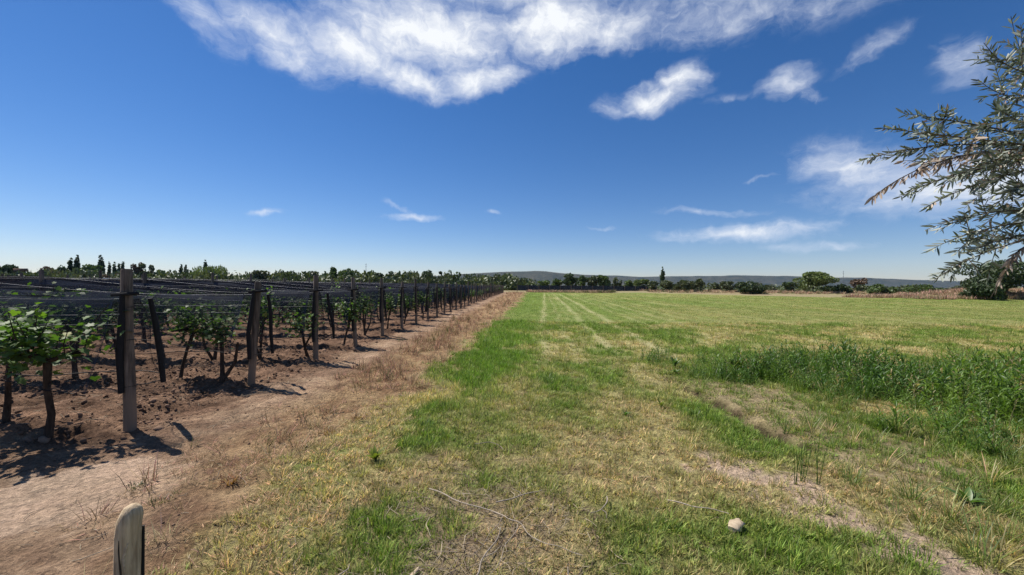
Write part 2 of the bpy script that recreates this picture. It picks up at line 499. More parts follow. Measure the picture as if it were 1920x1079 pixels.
def ground_color(X, Y):
    z = zones(X, Y)
    A = lambda *c: np.array(c, float)
    f1 = fbm(X, Y, 1.2, 5, 61); f2 = fbm(X, Y, 5.5, 4, 62); f3 = fbm(X, Y, .25, 3, 63)
    one = np.ones(X.shape + (3,))
    soil = lerp3(one * A(.19, .118, .078), one * A(.39, .275, .188), np.clip((f1 - .34) * 2.0 + (f2 - .5) * 1.8, 0, 1))
    soil = lerp3(soil, one * A(.49, .36, .27), np.clip(z['pale'] * 1.15, 0, 1))
    till = lerp3(one * A(.095, .056, .038), one * A(.285, .18, .125), np.clip((f2 - .25) * 1.7 + (f1 - .5) * .5, 0, 1))
    c = lerp3(soil, till, z['till'])
    verge = lerp3(one * A(.21, .125, .07), one * A(.42, .30, .165), np.clip((f2 - .25) * 1.6, 0, 1))
    c = lerp3(c, verge, np.clip(z['verge'] * .8, 0, 1))
    # mown grass: thatch with green growing through
    gn = np.clip((f1 - .36) * 2.4 + (f3 - .5) * 1.2, 0, 1)
    f4 = fbm(X, Y, 9, 3, 72, .65)
    grass = lerp3(one * A(.40, .345, .165), one * A(.15, .21, .045), np.clip(gn + .12, 0, 1))
    grass = lerp3(grass, one * A(.155, .115, .07), np.clip((f4 - .46) * 3.2, 0, .8) * (1 - sstep(Y, 6, 11)))
    # near foreground: more straw, the far field: khaki
    litter = np.exp(-(((X + .35) / .9) ** 2 + ((Y - 2.6) / 1.0) ** 2))
    grass = lerp3(grass, one * A(.30, .225, .155), np.clip(litter * (.3 + .9 * f2), 0, .9))
    far = sstep(Y, 9, 26)
    fs = fbm(X - .08 * Y, Y * .08, .8, 4, 64); fq = fbm(X, Y * .45, .16, 4, 65)
    farc = lerp3(one * A(.245, .255, .088), one * A(.155, .215, .048), np.clip((fs - .36) * 2.1 + (fq - .5) * 1.8 + .16 + np.clip(1 - (X - .08 * Y) / 9, -.1, .75), 0, 1))
    grass = lerp3(grass, farc, far)
    grass = lerp3(grass, one * A(.42, .40, .22), np.clip(z['track'] * .7, 0, 1))
    # bright green wheel-wide band between two tracks
    ta = X - .08 * Y
    grass = lerp3(grass, one * A(.14, .215, .04), .55 * np.exp(-((ta - 3.75) / .45) ** 2) * sstep(Y, 16, 25))
    c = lerp3(c, grass, z['grass'])
    c = lerp3(c, one * A(.48, .365, .285), np.clip(z['bare'], 0, 1) * .9)
    sh = lerp3(one * A(.27, .21, .125), one * A(.37, .30, .20), np.clip((f2 - .3) * 1.8, 0, 1))
    c = lerp3(c, sh, z['shelf'] * .85)
    c = lerp3(c, one * A(.050, .036, .026), (1 - sstep(z['ditch'] + (f2 - .5) * .2, .10, .22)) * sstep(Y, 3.6, 4.3) * (1 - sstep(Y, 6.6, 7.8)) * .9)  # groove darkened in the soil colour to stand for the shade inside it
    # beyond the mown field: dry grassland, then dull scrub plain
    dist = Y + np.clip(X, 0, 200) * np.interp(X, [0, 30, 60, 200], [0, 0, .52, .3])
    dry = sstep(dist + (fbm(X, Y, .12, 3, 66) - .5) * 8, 96, 103)
    dryc = lerp3(one * A(.31, .24, .16), one * A(.22, .21, .11), fbm(X, Y, .15, 3, 67))
    plain = sstep(np.hypot(X, Y), 150, 260)
    dryc = lerp3(dryc, lerp3(one * A(.085, .095, .05), one * A(.16, .14, .09), fbm(X, Y, .01, 4, 68)), plain)
    c = lerp3(c, dryc, np.maximum(dry * (X > post_x(np.minimum(Y, 100)) - .5), sstep(Y, 99, 104)))
    return c


ax = graded(0, .042, 5.6, 1.055, 7000)
XS = np.array(sorted([-v for v in ax[1:]] + ax))
YS = np.array(sorted([-v for v in graded(.4, .3, .8, 1.35, 3000)] + graded(0.5, .042, 7.5, 1.022, 7500)))
GX, GY = np.meshgrid(XS, YS)
GZ = height(GX, GY)
V = np.stack([GX, GY, GZ], -1).reshape(-1, 3)
ny, nx = GX.shape
idx = np.arange(nx * ny).reshape(ny, nx)
F = np.stack([idx[:-1, :-1], idx[:-1, 1:], idx[1:, 1:], idx[1:, :-1]], -1).reshape(-1, 4)


def ground_mat():
    m, t, b = base_mat('ground_soil_and_thatch', 0.95, 0.08)
    g = nd(t, 'ShaderNodeNewGeometry')
    at = nd(t, 'ShaderNodeAttribute', attribute_name='bc')
    n1 = nd(t, 'ShaderNodeTexNoise', {'Vector': g.outputs['Position'], 'Scale': 28.0, 'Detail': 6.0, 'Roughness': 0.7})
    n2 = nd(t, 'ShaderNodeTexNoise', {'Vector': g.outputs['Position'], 'Scale': 170.0, 'Detail': 4.0, 'Roughness': 0.7})
    vo = nd(t, 'ShaderNodeTexVoronoi', {'Vector': g.outputs['Position'], 'Scale': 60.0, 'Randomness': 1.0})
    n3 = nd(t, 'ShaderNodeTexNoise', {'Vector': g.outputs['Position'], 'Scale': 1.7, 'Detail': 8.0, 'Roughness': 0.72})
    c = mixc(t, 1.0, at.outputs[0], mixc(t, ramp(t, n1.outputs[0], .32, .68), (.55, .54, .53), (1.42, 1.40, 1.36)), 'MULTIPLY')
    c = mixc(t, 1.0, c, mixc(t, ramp(t, n2.outputs[0], .3, .7), (.82, .82, .82), (1.17, 1.16, 1.14)), 'MULTIPLY')
    c = mixc(t, 1.0, c, mixc(t, ramp(t, n3.outputs[0], .35, .65), (.82, .84, .82), (1.15, 1.13, 1.12)), 'MULTIPLY')
    c = mixc(t, 1.0, c, mixc(t, ramp(t, vo.outputs[0], .06, .2), (1.35, 1.3, 1.2), (1, 1, 1)), 'MULTIPLY')
    t.links.new(c, b.inputs['Base Color'])
    n4 = nd(t, 'ShaderNodeTexNoise', {'Vector': g.outputs['Position'], 'Scale': 9.0, 'Detail': 6.0, 'Roughness': 0.6, 'Distortion': 0.8})
    far_ = ramp(t, nd(t, 'ShaderNodeSeparateXYZ', {0: g.outputs['Position']}).outputs[1], 8.0, 20.0, 1.6, 0.0)
    hsum = math_(t, 'ADD', math_(t, 'MULTIPLY', n4.outputs[0], far_),
                 math_(t, 'ADD', math_(t, 'MULTIPLY', n1.outputs[0], 1.0), math_(t, 'MULTIPLY', n2.outputs[0], .12)))
    bp = nd(t, 'ShaderNodeBump', {'Strength': 1.0, 'Distance': 0.05, 'Height': hsum})
    t.links.new(bp.outputs[0], b.inputs['Normal'])
    return m


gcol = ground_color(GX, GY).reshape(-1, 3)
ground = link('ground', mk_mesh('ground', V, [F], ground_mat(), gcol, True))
tag(ground, 'flat ground of brown vineyard soil and mown green field', 'ground', kind='structure')


# ------------------------------------------------------------------ scattering of uncountable growth
def scatter(name, libs, mat, P, idx_, rot, scl, tint, label, cat):
    """one object: library shapes + points, spread by geometry nodes"""
    Vl = []; F3 = []; F4 = []; C = []; L = []; n = 0
    for li, mb in enumerate(libs):
        v = np.vstack(mb.V); Vl.append(v); C.append(np.vstack(mb.C)); L.append(np.full(len(v), li))
        F3 += [f + n for f in mb.F3]; F4 += [f + n for f in mb.F4]; n += len(v)
    npnt = len(P)
    V = np.vstack(Vl + [np.asarray(P, float)])
    Fs = ([np.vstack(F3)] if F3 else []) + ([np.vstack(F4)] if F4 else [])
    cols = np.vstack(C + [np.ones((npnt, 3))])
    me = mk_mesh(name, V, Fs, mat, cols)

    def attr(nm, ty, key, arr):
        a = me.attributes.new(nm, ty, 'POINT'); a.data.foreach_set(key, np.ascontiguousarray(arr).ravel())
    attr('lib', 'INT', 'value', np.concatenate(L + [np.full(npnt, -1)]).astype(np.int32))
    attr('pick', 'INT', 'value', np.concatenate([np.zeros(n), idx_]).astype(np.int32))
    attr('rot', 'FLOAT_VECTOR', 'vector', np.vstack([np.zeros((n, 3)), rot]).astype(np.float32))
    s3 = np.asarray(scl, float)
    s3 = np.repeat(s3[:, None], 3, 1) if s3.ndim == 1 else s3
    attr('scl', 'FLOAT_VECTOR', 'vector', np.vstack([np.ones((n, 3)), s3]).astype(np.float32))
    attr('tint', 'FLOAT_COLOR', 'color', np.hstack([np.vstack([np.ones((n, 3)), tint]), np.ones((n + npnt, 1))]).astype(np.float32))
    o = link(name, me)
    tag(o, label, cat, kind='stuff')
    g = bpy.data.node_groups.new(name, 'GeometryNodeTree')
    g.interface.new_socket('Geometry', in_out='INPUT', socket_type='NodeSocketGeometry')
    g.interface.new_socket('Geometry', in_out='OUTPUT', socket_type='NodeSocketGeometry')
    gi = g.nodes.new('NodeGroupInput'); go = g.nodes.new('NodeGroupOutput')

    def na(nm, ty):
        x = g.nodes.new('GeometryNodeInputNamedAttribute'); x.data_type = ty; x.inputs['Name'].default_value = nm
        return x.outputs[0]
    lib = na('lib', 'INT')
    cmp_ = g.nodes.new('FunctionNodeCompare'); cmp_.data_type = 'INT'; cmp_.operation = 'GREATER_EQUAL'
    g.links.new(lib, cmp_.inputs[2]); cmp_.inputs[3].default_value = 0
    sp = g.nodes.new('GeometryNodeSeparateGeometry')
    g.links.new(gi.outputs[0], sp.inputs[0]); g.links.new(cmp_.outputs[0], sp.inputs[1])
    si = g.nodes.new('GeometryNodeSplitToInstances')
    g.links.new(sp.outputs[0], si.inputs[0]); g.links.new(lib, si.inputs['Group ID'])
    ip = g.nodes.new('GeometryNodeInstanceOnPoints')
    g.links.new(sp.outputs[1], ip.inputs['Points']); g.links.new(si.outputs[0], ip.inputs['Instance'])
    ip.inputs['Pick Instance'].default_value = True
    g.links.new(na('pick', 'INT'), ip.inputs['Instance Index'])
    er = g.nodes.new('FunctionNodeEulerToRotation')
    g.links.new(na('rot', 'FLOAT_VECTOR'), er.inputs[0]); g.links.new(er.outputs[0], ip.inputs['Rotation'])
    g.links.new(na('scl', 'FLOAT_VECTOR'), ip.inputs['Scale'])
    g.links.new(ip.outputs[0], go.inputs[0])
    md = o.modifiers.new('spread', 'NODES'); md.node_group = g
    return o


def blade(mb, base, az_, L, w, lean, curl, col, seg=2):
    d = np.array([math.cos(az_), math.sin(az_), 0]); s_ = np.array([-d[1], d[0], 0])
    P = []; p = np.array(base, float); a = lean
    for i in range(seg + 1):
        P.append(p.copy())
        p = p + (d * math.sin(a) + np.array([0, 0, 1]) * math.cos(a)) * L / seg
        a += curl / seg
    V = []
    for i in range(seg):
        ww = w * (1 - .35 * i / seg)
        V += [P[i] - s_ * ww / 2, P[i] + s_ * ww / 2]
    V.append(P[seg])
    F4 = [(2 * i, 2 * i + 1, 2 * i + 3, 2 * i + 2) for i in range(seg - 1)]
    V = np.array(V)
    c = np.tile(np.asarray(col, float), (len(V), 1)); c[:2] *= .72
    if F4:
        k = mb.n; mb.add(V, F4, c)
        mb.F3.append(np.array([(2 * seg - 2, 2 * seg - 1, 2 * seg)]) + k)
    else:
        mb.add(V, [(0, 1, 2)], c)


def tuft(nb, rad, L0, L1, w, lean, curl, straw=.15, seg=2):
    mb = MB()
    for _ in range(nb):
        r = rad * math.sqrt(random.random()); a = random.random() * 6.283
        L = random.uniform(L0, L1)
        v = random.uniform(.5, 1.45)
        col = np.array([1., 1., 1.]) * v
        if random.random() < straw: col = np.array([1.75, 1.28, 1.7]) * v
        blade(mb, (r * math.cos(a), r * math.sin(a), -.005), a + random.uniform(-1.2, 1.2), L, w * random.uniform(.7, 1.3),
              abs(random.gauss(lean, .25)), random.uniform(.2, 1) * curl, col, seg)
    return mb


def sample(n, x0, x1, y0, y1):
    return rng.uniform(x0, x1, n), rng.uniform(y0, y1, n)


def wedge(density, y0, y1, xl=-1.45, xr=1.45, pad=1.2):
    """uniform points on the ground between two distances, as wide as the view and some more"""
    A = (y1 - y0) * (xr - xl) * max(y1, 1) + 2 * pad * (y1 - y0)
    n = int(density * A)
    Y = rng.uniform(y0, y1, n)
    X = rng.uniform(xl * y1 - pad, xr * y1 + pad, n)
    k = (X > xl * Y - pad) & (X < xr * Y + pad)
    return X[k], Y[k]


def col_lerp(a, b, f): return np.array(a)[None] + (np.array(b) - np.array(a))[None] * np.clip(f, 0, 1)[:, None]


def grass_tint(X, Y):
    f1 = fbm(X, Y, 1.2, 5, 61); f3 = fbm(X, Y, .25, 3, 63); f5 = fbm(X, Y, 3.0, 3, 71)
    g = (f1 - .33) * 2.3 + (f3 - .5) * 1.2 + (f5 - .5) * .7
    ex = edge_x(X, Y)
    lush = np.exp(-(((X - ex - .9) / .9) ** 2)) * sstep(Y, 4.6, 6.5)
    lush = np.maximum(lush, .15 * np.exp(-(((X - 2.4) / .3) ** 2)) * (1 - sstep(Y, 6, 8)))
    near = 1 - sstep(Y, 3.2, 5.0)
    strawb = (1 - sstep(np.abs(X - ex - .22 + (f5 - .5) * .9), .12, .5)) * (1 - sstep(Y, 5.5, 8))
    g = g + lush * .62 + .10 - near * .05 - strawb * 1.1
    ta = X - .08 * Y
    g = g - sstep(ta, 3, 9) * .22 * sstep(Y, 8, 12) + .20 * sstep(Y, 6, 10) + np.exp(-((ta - 3.75) / .45) ** 2) * .35
    t = col_lerp((.38, .335, .145), (.150, .235, .038), g + .12)
    t2 = col_lerp((1, 1, 1), (.97, 1.08, .9), lush)
    t = t + strawb[:, None] * np.array((.06, .05, .02))
    return t * t2 * rng.uniform(.7, 1.32, (len(X), 1)), g, lush


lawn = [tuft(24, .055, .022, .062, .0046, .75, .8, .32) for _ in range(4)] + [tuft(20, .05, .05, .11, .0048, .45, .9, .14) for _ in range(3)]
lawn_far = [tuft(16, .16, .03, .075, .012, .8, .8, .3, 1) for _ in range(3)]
PX, PY, PI_, PS, PT = [], [], [], [], []
for (dn, y0, y1, sc_) in ((760, 1.1, 3.6, 1.0), (500, 3.6, 6.0, 1.1), (250, 6.0, 10, 1.3), (95, 10, 18, 1.75)):
    X, Y = wedge(dn, y0, y1, -.9, 1.4, .6)
    z = zones(X, Y)
    t, g, lush = grass_tint(X, Y)
    litter = np.exp(-(((X + .35) / .8) ** 2 + ((Y - 2.55) / .9) ** 2))
    p = z['grass'] * (.42 + .65 * np.clip(g, 0, 1)) * (1 - .80 * np.clip(z['bare'], 0, 1)) * (1 - .72 * z['shelf']) * (1 - .8 * np.clip(litter, 0, 1) * (fbm(X, Y, 3, 3, 77) < .56))
    p *= (1 - .97 * (1 - sstep(z['ditch'] + (fbm(X, Y, 6, 2, 43) - .5) * .2, .13, .24)) * (Y > 4.2) * (Y < 7)) * (1 - .7 * np.clip(z['track'], 0, 1))
    p *= 1 - .85 * np.exp(-(((X - 2.74) / .16) ** 2)) * sstep(Y, 4.2, 4.8) * (1 - sstep(Y, 6.2, 7))
    k = rng.random(len(X)) < p
    X, Y, t, lush, g = X[k], Y[k], t[k], lush[k], g[k]
    tall = rng.random(len(X)) < (.12 + .55 * lush + .2 * np.clip(g - .5, 0, 1))
    PX.append(X); PY.append(Y); PT.append(t)
    PI_.append(np.where(tall, rng.integers(4, 7, len(X)), rng.integers(0, 4, len(X))))
    PS.append(sc_ * rng.uniform(.65, 1.25, len(X)))
X, Y = np.concatenate(PX), np.concatenate(PY)
n = len(X)
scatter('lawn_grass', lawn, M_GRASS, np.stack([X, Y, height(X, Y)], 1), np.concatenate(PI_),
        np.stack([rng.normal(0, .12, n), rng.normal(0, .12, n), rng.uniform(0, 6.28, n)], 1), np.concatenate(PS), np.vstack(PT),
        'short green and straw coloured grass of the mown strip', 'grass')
PX, PY, PS = [], [], []
for (dn, y0, y1, sc_) in ((22, 18, 34, 1.2), (4.5, 34, 64, 2.0), (1.3, 64, 98, 2.8)):
    X, Y = wedge(dn, y0, y1, -.2, 1.35, 1)
    z = zones(X, Y)
    k = rng.random(len(X)) < z['grass'] * (1 - .8 * np.clip(z['track'], 0, 1)) * (Y + np.clip(X, 0, 200) * .42 < 99 + 10 * (X < 40))
    PX.append(X[k]); PY.append(Y[k]); PS.append(sc_ * rng.uniform(.6, 1.2, k.sum()))
X, Y = np.concatenate(PX), np.concatenate(PY); n = len(X)
t, g, lush = grass_tint(X, Y)
t = t * .55 + ground_color(X, Y) * .5
dk = rng.random(n) < .10 * (1 + 2.5 * (fbm(X, Y, .12, 3, 73) > .55))
t[dk] *= np.array((.55, .72, .6))
scatter('field_grass', lawn_far, M_GRASS, np.stack([X, Y, height(X, Y)], 1), rng.integers(0, 3, n),
        np.stack([np.zeros(n), np.zeros(n), rng.uniform(0, 6.28, n)], 1), np.concatenate(PS), t,
        'khaki mown grass of the wide field running to the trees', 'grass')

# dry growth along the verge between the dirt track and the grass
dryt = [tuft(18, .06, .03, .10, .0035, .8, 1.0, .3) for _ in range(3)] + [tuft(14, .06, .09, .26, .0055, .45, .9, .3) for _ in range(3)]
PX, PY, PI_, PS, PT = [], [], [], [], []
for (dn, y0, y1, sc_) in ((260, 1.6, 4.5, .9), (160, 4.5, 9, 1.0), (75, 9, 20, 1.2), (16, 20, 45, 1.5), (3.5, 45, 98, 2.2)):
    X, Y = wedge(dn, y0, y1, -.95, .25, .4)
    z = zones(X, Y)
    cl = fbm(X, Y, 1.4, 4, 81)
    p = np.clip(z['verge'] * (.15 + 1.6 * np.clip(cl - .36, 0, 1) * 2), 0, 1)
    k = rng.random(len(X)) < p
    X, Y, cl = X[k], Y[k], cl[k]
    hi = rng.random(len(X)) < np.interp(Y, [3, 5, 8, 20], [.10, .18, .35, .5]) * (X < edge_x(X, Y) - .1)
    f = rng.random(len(X))
    tt = col_lerp((.27, .175, .10), (.46, .36, .21), f * .75 + .25 * (1 - sstep(Y, 3.0, 5.0)))
    gr = rng.random(len(X)) < .12
    tt[gr] = np.array((.13, .155, .05))
    yl = (np.abs(X - edge_x(X, Y)) < .40) & (rng.random(len(X)) < .85)
    tt[yl] = np.array((.50, .42, .22)) * rng.uniform(.8, 1.1, (yl.sum(), 1))
    PX.append(X); PY.append(Y); PT.append(tt); PS.append(sc_ * rng.uniform(.6, 1.25, len(X)))
    PI_.append(np.where(hi, rng.integers(3, 6, len(X)), rng.integers(0, 3, len(X))))
X, Y = np.concatenate(PX), np.concatenate(PY); n = len(X)
scatter('dry_verge_grass', dryt, M_STRAW, np.stack([X, Y, height(X, Y)], 1), np.concatenate(PI_),
        np.stack([rng.normal(0, .25, n), rng.normal(0, .25, n), rng.uniform(0, 6.28, n)], 1), np.concatenate(PS), np.vstack(PT),
        'dry brown and straw weeds along the edge of the dirt track', 'dry grass')


# loose straw and twig litter lying on soil and grass
def straw(L, r, bend):
    mb = MB(); a = random.uniform(-bend, bend)
    P = [(-L / 2, 0, 0), (0, a * L * .3, random.uniform(0, .2) * L * .3), (L / 2, a * L * .1, 0)]
    mb.tube(P, [r, r, r * .6], 4, False)
    return mb


straws = [straw(.06, .0016, .5), straw(.10, .002, .6), straw(.16, .0026, .7), straw(.05, .003, .2), straw(.24, .003, .8)]
PX, PY, PI_, PT = [], [], [], []
for kind, dn, y0, y1 in (('lit', 1300, 1.5, 4.2), ('soil', 75, 1.8, 10), ('grass', 45, 1.5, 5)):
    X, Y = wedge(dn, y0, y1, -1.35, 1.3, .3) if kind != 'lit' else sample(7000, -1.6, 1.1, 1.5, 4.0)
    z = zones(X, Y)
    if kind == 'lit':
        p = np.exp(-(((X + .35) / .62) ** 2 + ((Y - 2.45) / .62) ** 2)) * (fbm(X, Y, 3, 3, 77) < .58) * 1.0 + .05
    elif kind == 'soil':
        p = (1 - z['grass']) * (1 - .7 * z['pale']) * (fbm(X, Y, 1.2, 3, 78) ** 1.5) * 1.5
    else:
        p = z['grass'] * .6
    k = rng.random(len(X)) < p
    X, Y = X[k], Y[k]
    PX.append(X); PY.append(Y)
    PI_.append(rng.choice(5, len(X), p=[.36, .3, .16, .1, .08]))
    tt = col_lerp((.17, .12, .09), (.50, .42, .30), rng.random(len(X)) ** (1.1 if kind == 'lit' else .8))
    PT.append(tt)
X, Y = np.concatenate(PX), np.concatenate(PY); n = len(X)
scatter('twig_litter', straws, M_STRAW, np.stack([X, Y, height(X, Y) + .006 + rng.random(n) * .02 * (np.hypot(X + .35, Y - 2.45) < 1)], 1), np.concatenate(PI_),
        np.stack([rng.normal(0, .12, n), rng.normal(0, .2, n), rng.uniform(0, 6.28, n)], 1), rng.uniform(.45, 1.05, n), np.vstack(PT),
        'dry straw and broken twig litter strewn over soil and grass', 'litter')


# clods of tilled earth
def clod():
    mb = MB()
    ph = (1 + 5 ** .5) / 2
    V = np.array([(-1, ph, 0), (1, ph, 0), (-1, -ph, 0), (1, -ph, 0), (0, -1, ph), (0, 1, ph), (0, -1, -ph), (0, 1, -ph), (ph, 0, -1), (ph, 0, 1), (-ph, 0, -1), (-ph, 0, 1)]) / 1.9
    F = [(0, 11, 5), (0, 5, 1), (0, 1, 7), (0, 7, 10), (0, 10, 11), (1, 5, 9), (5, 11, 4), (11, 10, 2), (10, 7, 6), (7, 1, 8), (3, 9, 4), (3, 4, 2), (3, 2, 6), (3, 6, 8), (3, 8, 9), (4, 9, 5), (2, 4, 11), (6, 2, 10), (8, 6, 7), (9, 8, 1)]
    V = V * rng.uniform(.6, 1.25, (12, 1)) * np.array([1, .8, .6])
    mb.add(V, F, rng.uniform(.8, 1.1, (12, 1)) * np.ones(3))
    return mb


M_CLOD = leaf_mat('earth_clod', (1, 1, 1), transl=0.0, inst=True, rough=.95, spec=.05, var=0)
PX, PY, PS = [], [], []
for dn, y0, y1, s0, s1 in ((260, 2.0, 8, .006, .022), (70, 2.5, 11, .018, .045), (9, 4.0, 13, .035, .065), (6, 9, 30, .03, .07)):
    X, Y = wedge(dn, y0, y1, -1.4, .1, .5)
    z = zones(X, Y)
    p = z['till'] * np.clip((fbm(X, Y, 1.3, 4, 91) - .3) * 2.4, 0, 1) + .05 * (1 - z['grass']) * (1 - z['pale']) * (s1 < .025)
    k = rng.random(len(X)) < p
    PX.append(X[k]); PY.append(Y[k]); PS.append(s0 + (s1 - s0) * rng.random(k.sum()) ** 2)
X, Y = np.concatenate(PX), np.concatenate(PY); n = len(X)
tt = col_lerp((.10, .062, .043), (.27, .178, .125), rng.random(n) ** 1.3)
scatter('soil_clods', [clod() for _ in range(6)], M_CLOD, np.stack([X, Y, height(X, Y) + .003], 1), rng.integers(0, 6, n),
        rng.uniform(0, 6.28, (n, 3)) * np.array([.15, .15, 1]), np.concatenate(PS), tt,
        'lumpy brown clods of tilled earth between the vine rows', 'soil clods')


# ------------------------------------------------------------------ vineyard: posts, wires, hail nets
def top_z(u):
    """height of net top, u metres in from the end post"""
    return 1.44 + (1.70 - 1.44) * float(sstep(np.array(u), 0.0, 7.0))


POST_H = [1.72, 1.60, 1.76, 1.76, 1.76, 1.66, 1.78, 1.70]
POST_LEAN = [-.012, .050, -.006, -.048, -.022, .01, -.02, .015]


def post_mesh(Hh, r0, r1, lean, leany):
    mb = MB()
    zs = np.array([-.25, 0, .12, .3, .5, .75, 1.0, 1.25]); zs = np.append(zs[zs < Hh - .1], [Hh - .015, Hh])
    t = zs / Hh
    P = np.stack([lean * Hh * t + .006 * np.sin(zs * 3 + r0 * 900), leany * Hh * t, zs], 1)
    r = r0 + (r1 - r0) * np.clip(t, 0, 1); r[-1] *= .86
    mb.tube(P, r, 14, True, jit=.05)
    return mb


end_posts = []
for r, Y in enumerate(ROWS):
    X = float(post_x(Y)); 
    Hh = POST_H[r] if r < len(POST_H) else random.uniform(1.6, 1.8)
    ln = POST_LEAN[r] if r < len(POST_LEAN) else random.gauss(-.01, .02)
    r0 = random.uniform(.047, .055) if r else .057
    z0 = hz(X, Y)
    o = post_mesh(Hh, r0, r0 * .88, ln, random.gauss(0, .012)).build('end_post', M_POST, None, True, (X, Y, z0))
    o.rotation_euler.z = random.uniform(0, .4)
    lab = {0: 'nearest and tallest weathered wooden end post, beside the nearest vine',
           1: 'second wooden end post along the dirt track, leaning right'}.get(r, f'{ordw(r)} wooden end post along the dirt track, counted from the nearest')
    if r >= 20:
        lab = 'small distant wooden end post near the far end of the post line'
    tag(o, lab, 'post', 'wooden end posts along the vine rows')
    end_posts.append((o, X, Y, z0, Hh, ln))
    if r < 14:
        # wire wound round the post
        for zz in (.45, .95, 1.30):
            mb = MB()
            a = np.linspace(0, 6.5, 17)
            mb.tube(np.stack([ln * zz + np.cos(a) * r0 * 1.04, np.sin(a) * r0 * 1.04, zz + a * .002], 1), .0035, 5, False)
            mb.build('wire_tie', M_BLACK, o)
        mb = MB()
        mb.box((ln * 1.47 + .02, -.075, 1.45), (.26, .03, .035), (0, R(-4), R(random.uniform(-8, 8))))
        mb.build('crosspiece', M_BLACK, o)

# in-row posts rising a little above the nets
inner = post_mesh(1.86, .042, .036, .0, .0).mesh('row_post', M_POST, True)
for r, Y in enumerate(ROWS[:20]):
    X0 = float(post_x(Y)); k = 1
    while X0 - 5.4 * k > -1.32 * Y - 1.0:
        x = X0 - 5.4 * k + random.uniform(-.2, .2)
        o = link('row_post', inner, None, (x, Y, hz(x, Y)))
        o.rotation_euler = (random.gauss(0, .012), random.gauss(0, .015), random.uniform(0, 6))
        o.scale.z = random.uniform(.95, 1.04)
        tag(o, f'thin wooden post within the {ordw(r)} vine row, {ordw(k - 1)} in from its end post', 'post', 'thin posts standing within the vine rows')
        k += 1


def net_panel(X0, Y, x1, side, near, seed):
    """one hanging side curtain of netting from the end stick to x1"""
    n = 26 if near else 12
    us = np.linspace(0, 1, n) ** 1.4 * (X0 - x1)
    zt = np.array([top_z(u) for u in us]); m = 7
    V = []; C = []
    for j in range(m):
        f = j / (m - 1)
        zb = .50 + .05 * np.sin(us * 2.3 + seed) + .12 * sstep(us, 0, 3)
        zz = (zt + .05 * math.sin(seed * 7.3) * sstep(us, .5, 3)) * (1 - f) + zb * f - (.085 * np.sin(np.pi * ((us / 5.4) % 1)) + .02 * np.sin(np.pi * ((us / 1.1) % 1)) + .03 * np.sin(us * 1.3 + seed * 2) + .015 * np.sin(us * 4.1 + seed)) * (1 - f)
        off = side * (.05 + .26 * f ** .7) + .05 * np.sin(us * 3.1 + seed + j * .9) * f + .02 * np.sin(us * 9 + j)
        V.append(np.stack([X0 - us, Y + off, zz], 1))
        cov = (.62, .36, .25, .13, .08, .07, .20)[j]
        C.append(np.full((n, 3), cov))
    V = np.concatenate(V); C = np.concatenate(C)
    C[np.arange(m) * n] = .8
    F = [(j * n + i, j * n + i + 1, (j + 1) * n + i + 1, (j + 1) * n + i) for j in range(m - 1) for i in range(n - 1)]
    mb = MB(); mb.add(V, F, C)
    return mb, V.reshape(m, n, 3)


for r, Y in enumerate(ROWS):
    o, X, _, z0, Hh, ln = end_posts[r]
    lab = f'dark hail net hung along the {ordw(r)} vine row from its end post' if r < 20 else 'dark hail net over a distant vine row near the line of far posts'
    t = thing('hail_net', (X, Y, z0), lab, 'hail net', 'dark hail nets over the vine rows')
    x1 = -(1.34 * Y + 1.8)
    near = r < 14
    for side in ((-1, 1) if near else (-1,)):
        xs = -.10 if side < 0 else .05
        mb, _g = net_panel(xs, 0, x1 - X, side, near, r * 1.7 + side)
        mb.build('netting', M_NET, t, True)
        if near:
            # hem rope and the black stick the end of the net is wound on
            hb = MB(); hb.tube(_g[-1] + np.array([0, 0, -.01]), .006, 4, False); hb.build('hem', M_BLACK, t)
            sb = MB()
            if side < 0:
                xa, xb = -.012 + ln * .5, .0 + ln * 1.45; ya = -.08
                P = [(xa, ya, .40), (xa - .01, ya - .01, .8), ((xa + xb) / 2, ya, 1.15), (xb, ya + .01, 1.47)]
            else:
                xa = random.uniform(-.04, .34) if r != 3 else -.30
                if r == 0: xa = .07
                if r == 1: xa = .12
                xb = xa + (random.uniform(-.10, .04) if r else -.04); ya = .16
                P = [(xa, ya + .18, .42), (xa - .01, ya + .15, .75), (xb, ya + .12, 1.1), (xb - .01, ya + .06, 1.40)]
            sb.tube(P, [.024, .03, .03, .022], 9, True, jit=.12)
            sb.build('net_stick', M_BLACK, t, True)
            cb = MB(); a = np.array(P[0]) + (0, 0, .03); e = np.array((ln * .45, -.02, .47))
            cb.tube([a, (a + e) / 2 - (0, 0, .02), e], .006, 5, False)
            cb.build('tie_cord', M_BLACK, t)
    if near:
        w = thing('trellis_wire_set', (X, Y, z0), f'taut pale trellis wires strung along the {ordw(r)} vine row', 'wire', 'trellis wires of the vine rows')
        for za, zb_, yo in ((1.40, 1.71, .02), (1.24, 1.50, -.12), (1.12, 1.30, .10), (.62, .66, 0.0), (.90, .96, .03)):
            us = np.linspace(0, X - x1, 40)
            zz = za + (zb_ - za) * sstep(us, 0, 7.0) - .06 * np.sin(np.pi * ((us / 5.4) % 1))
            mb = MB(); mb.tube(np.stack([-us, np.full(40, yo), zz], 1), (.0026 if za > 1 else .0018) * (1 + .05 * r), 5, False)
            mb.build('wire', M_WIRE if za > 1 else M_BLACK, w)


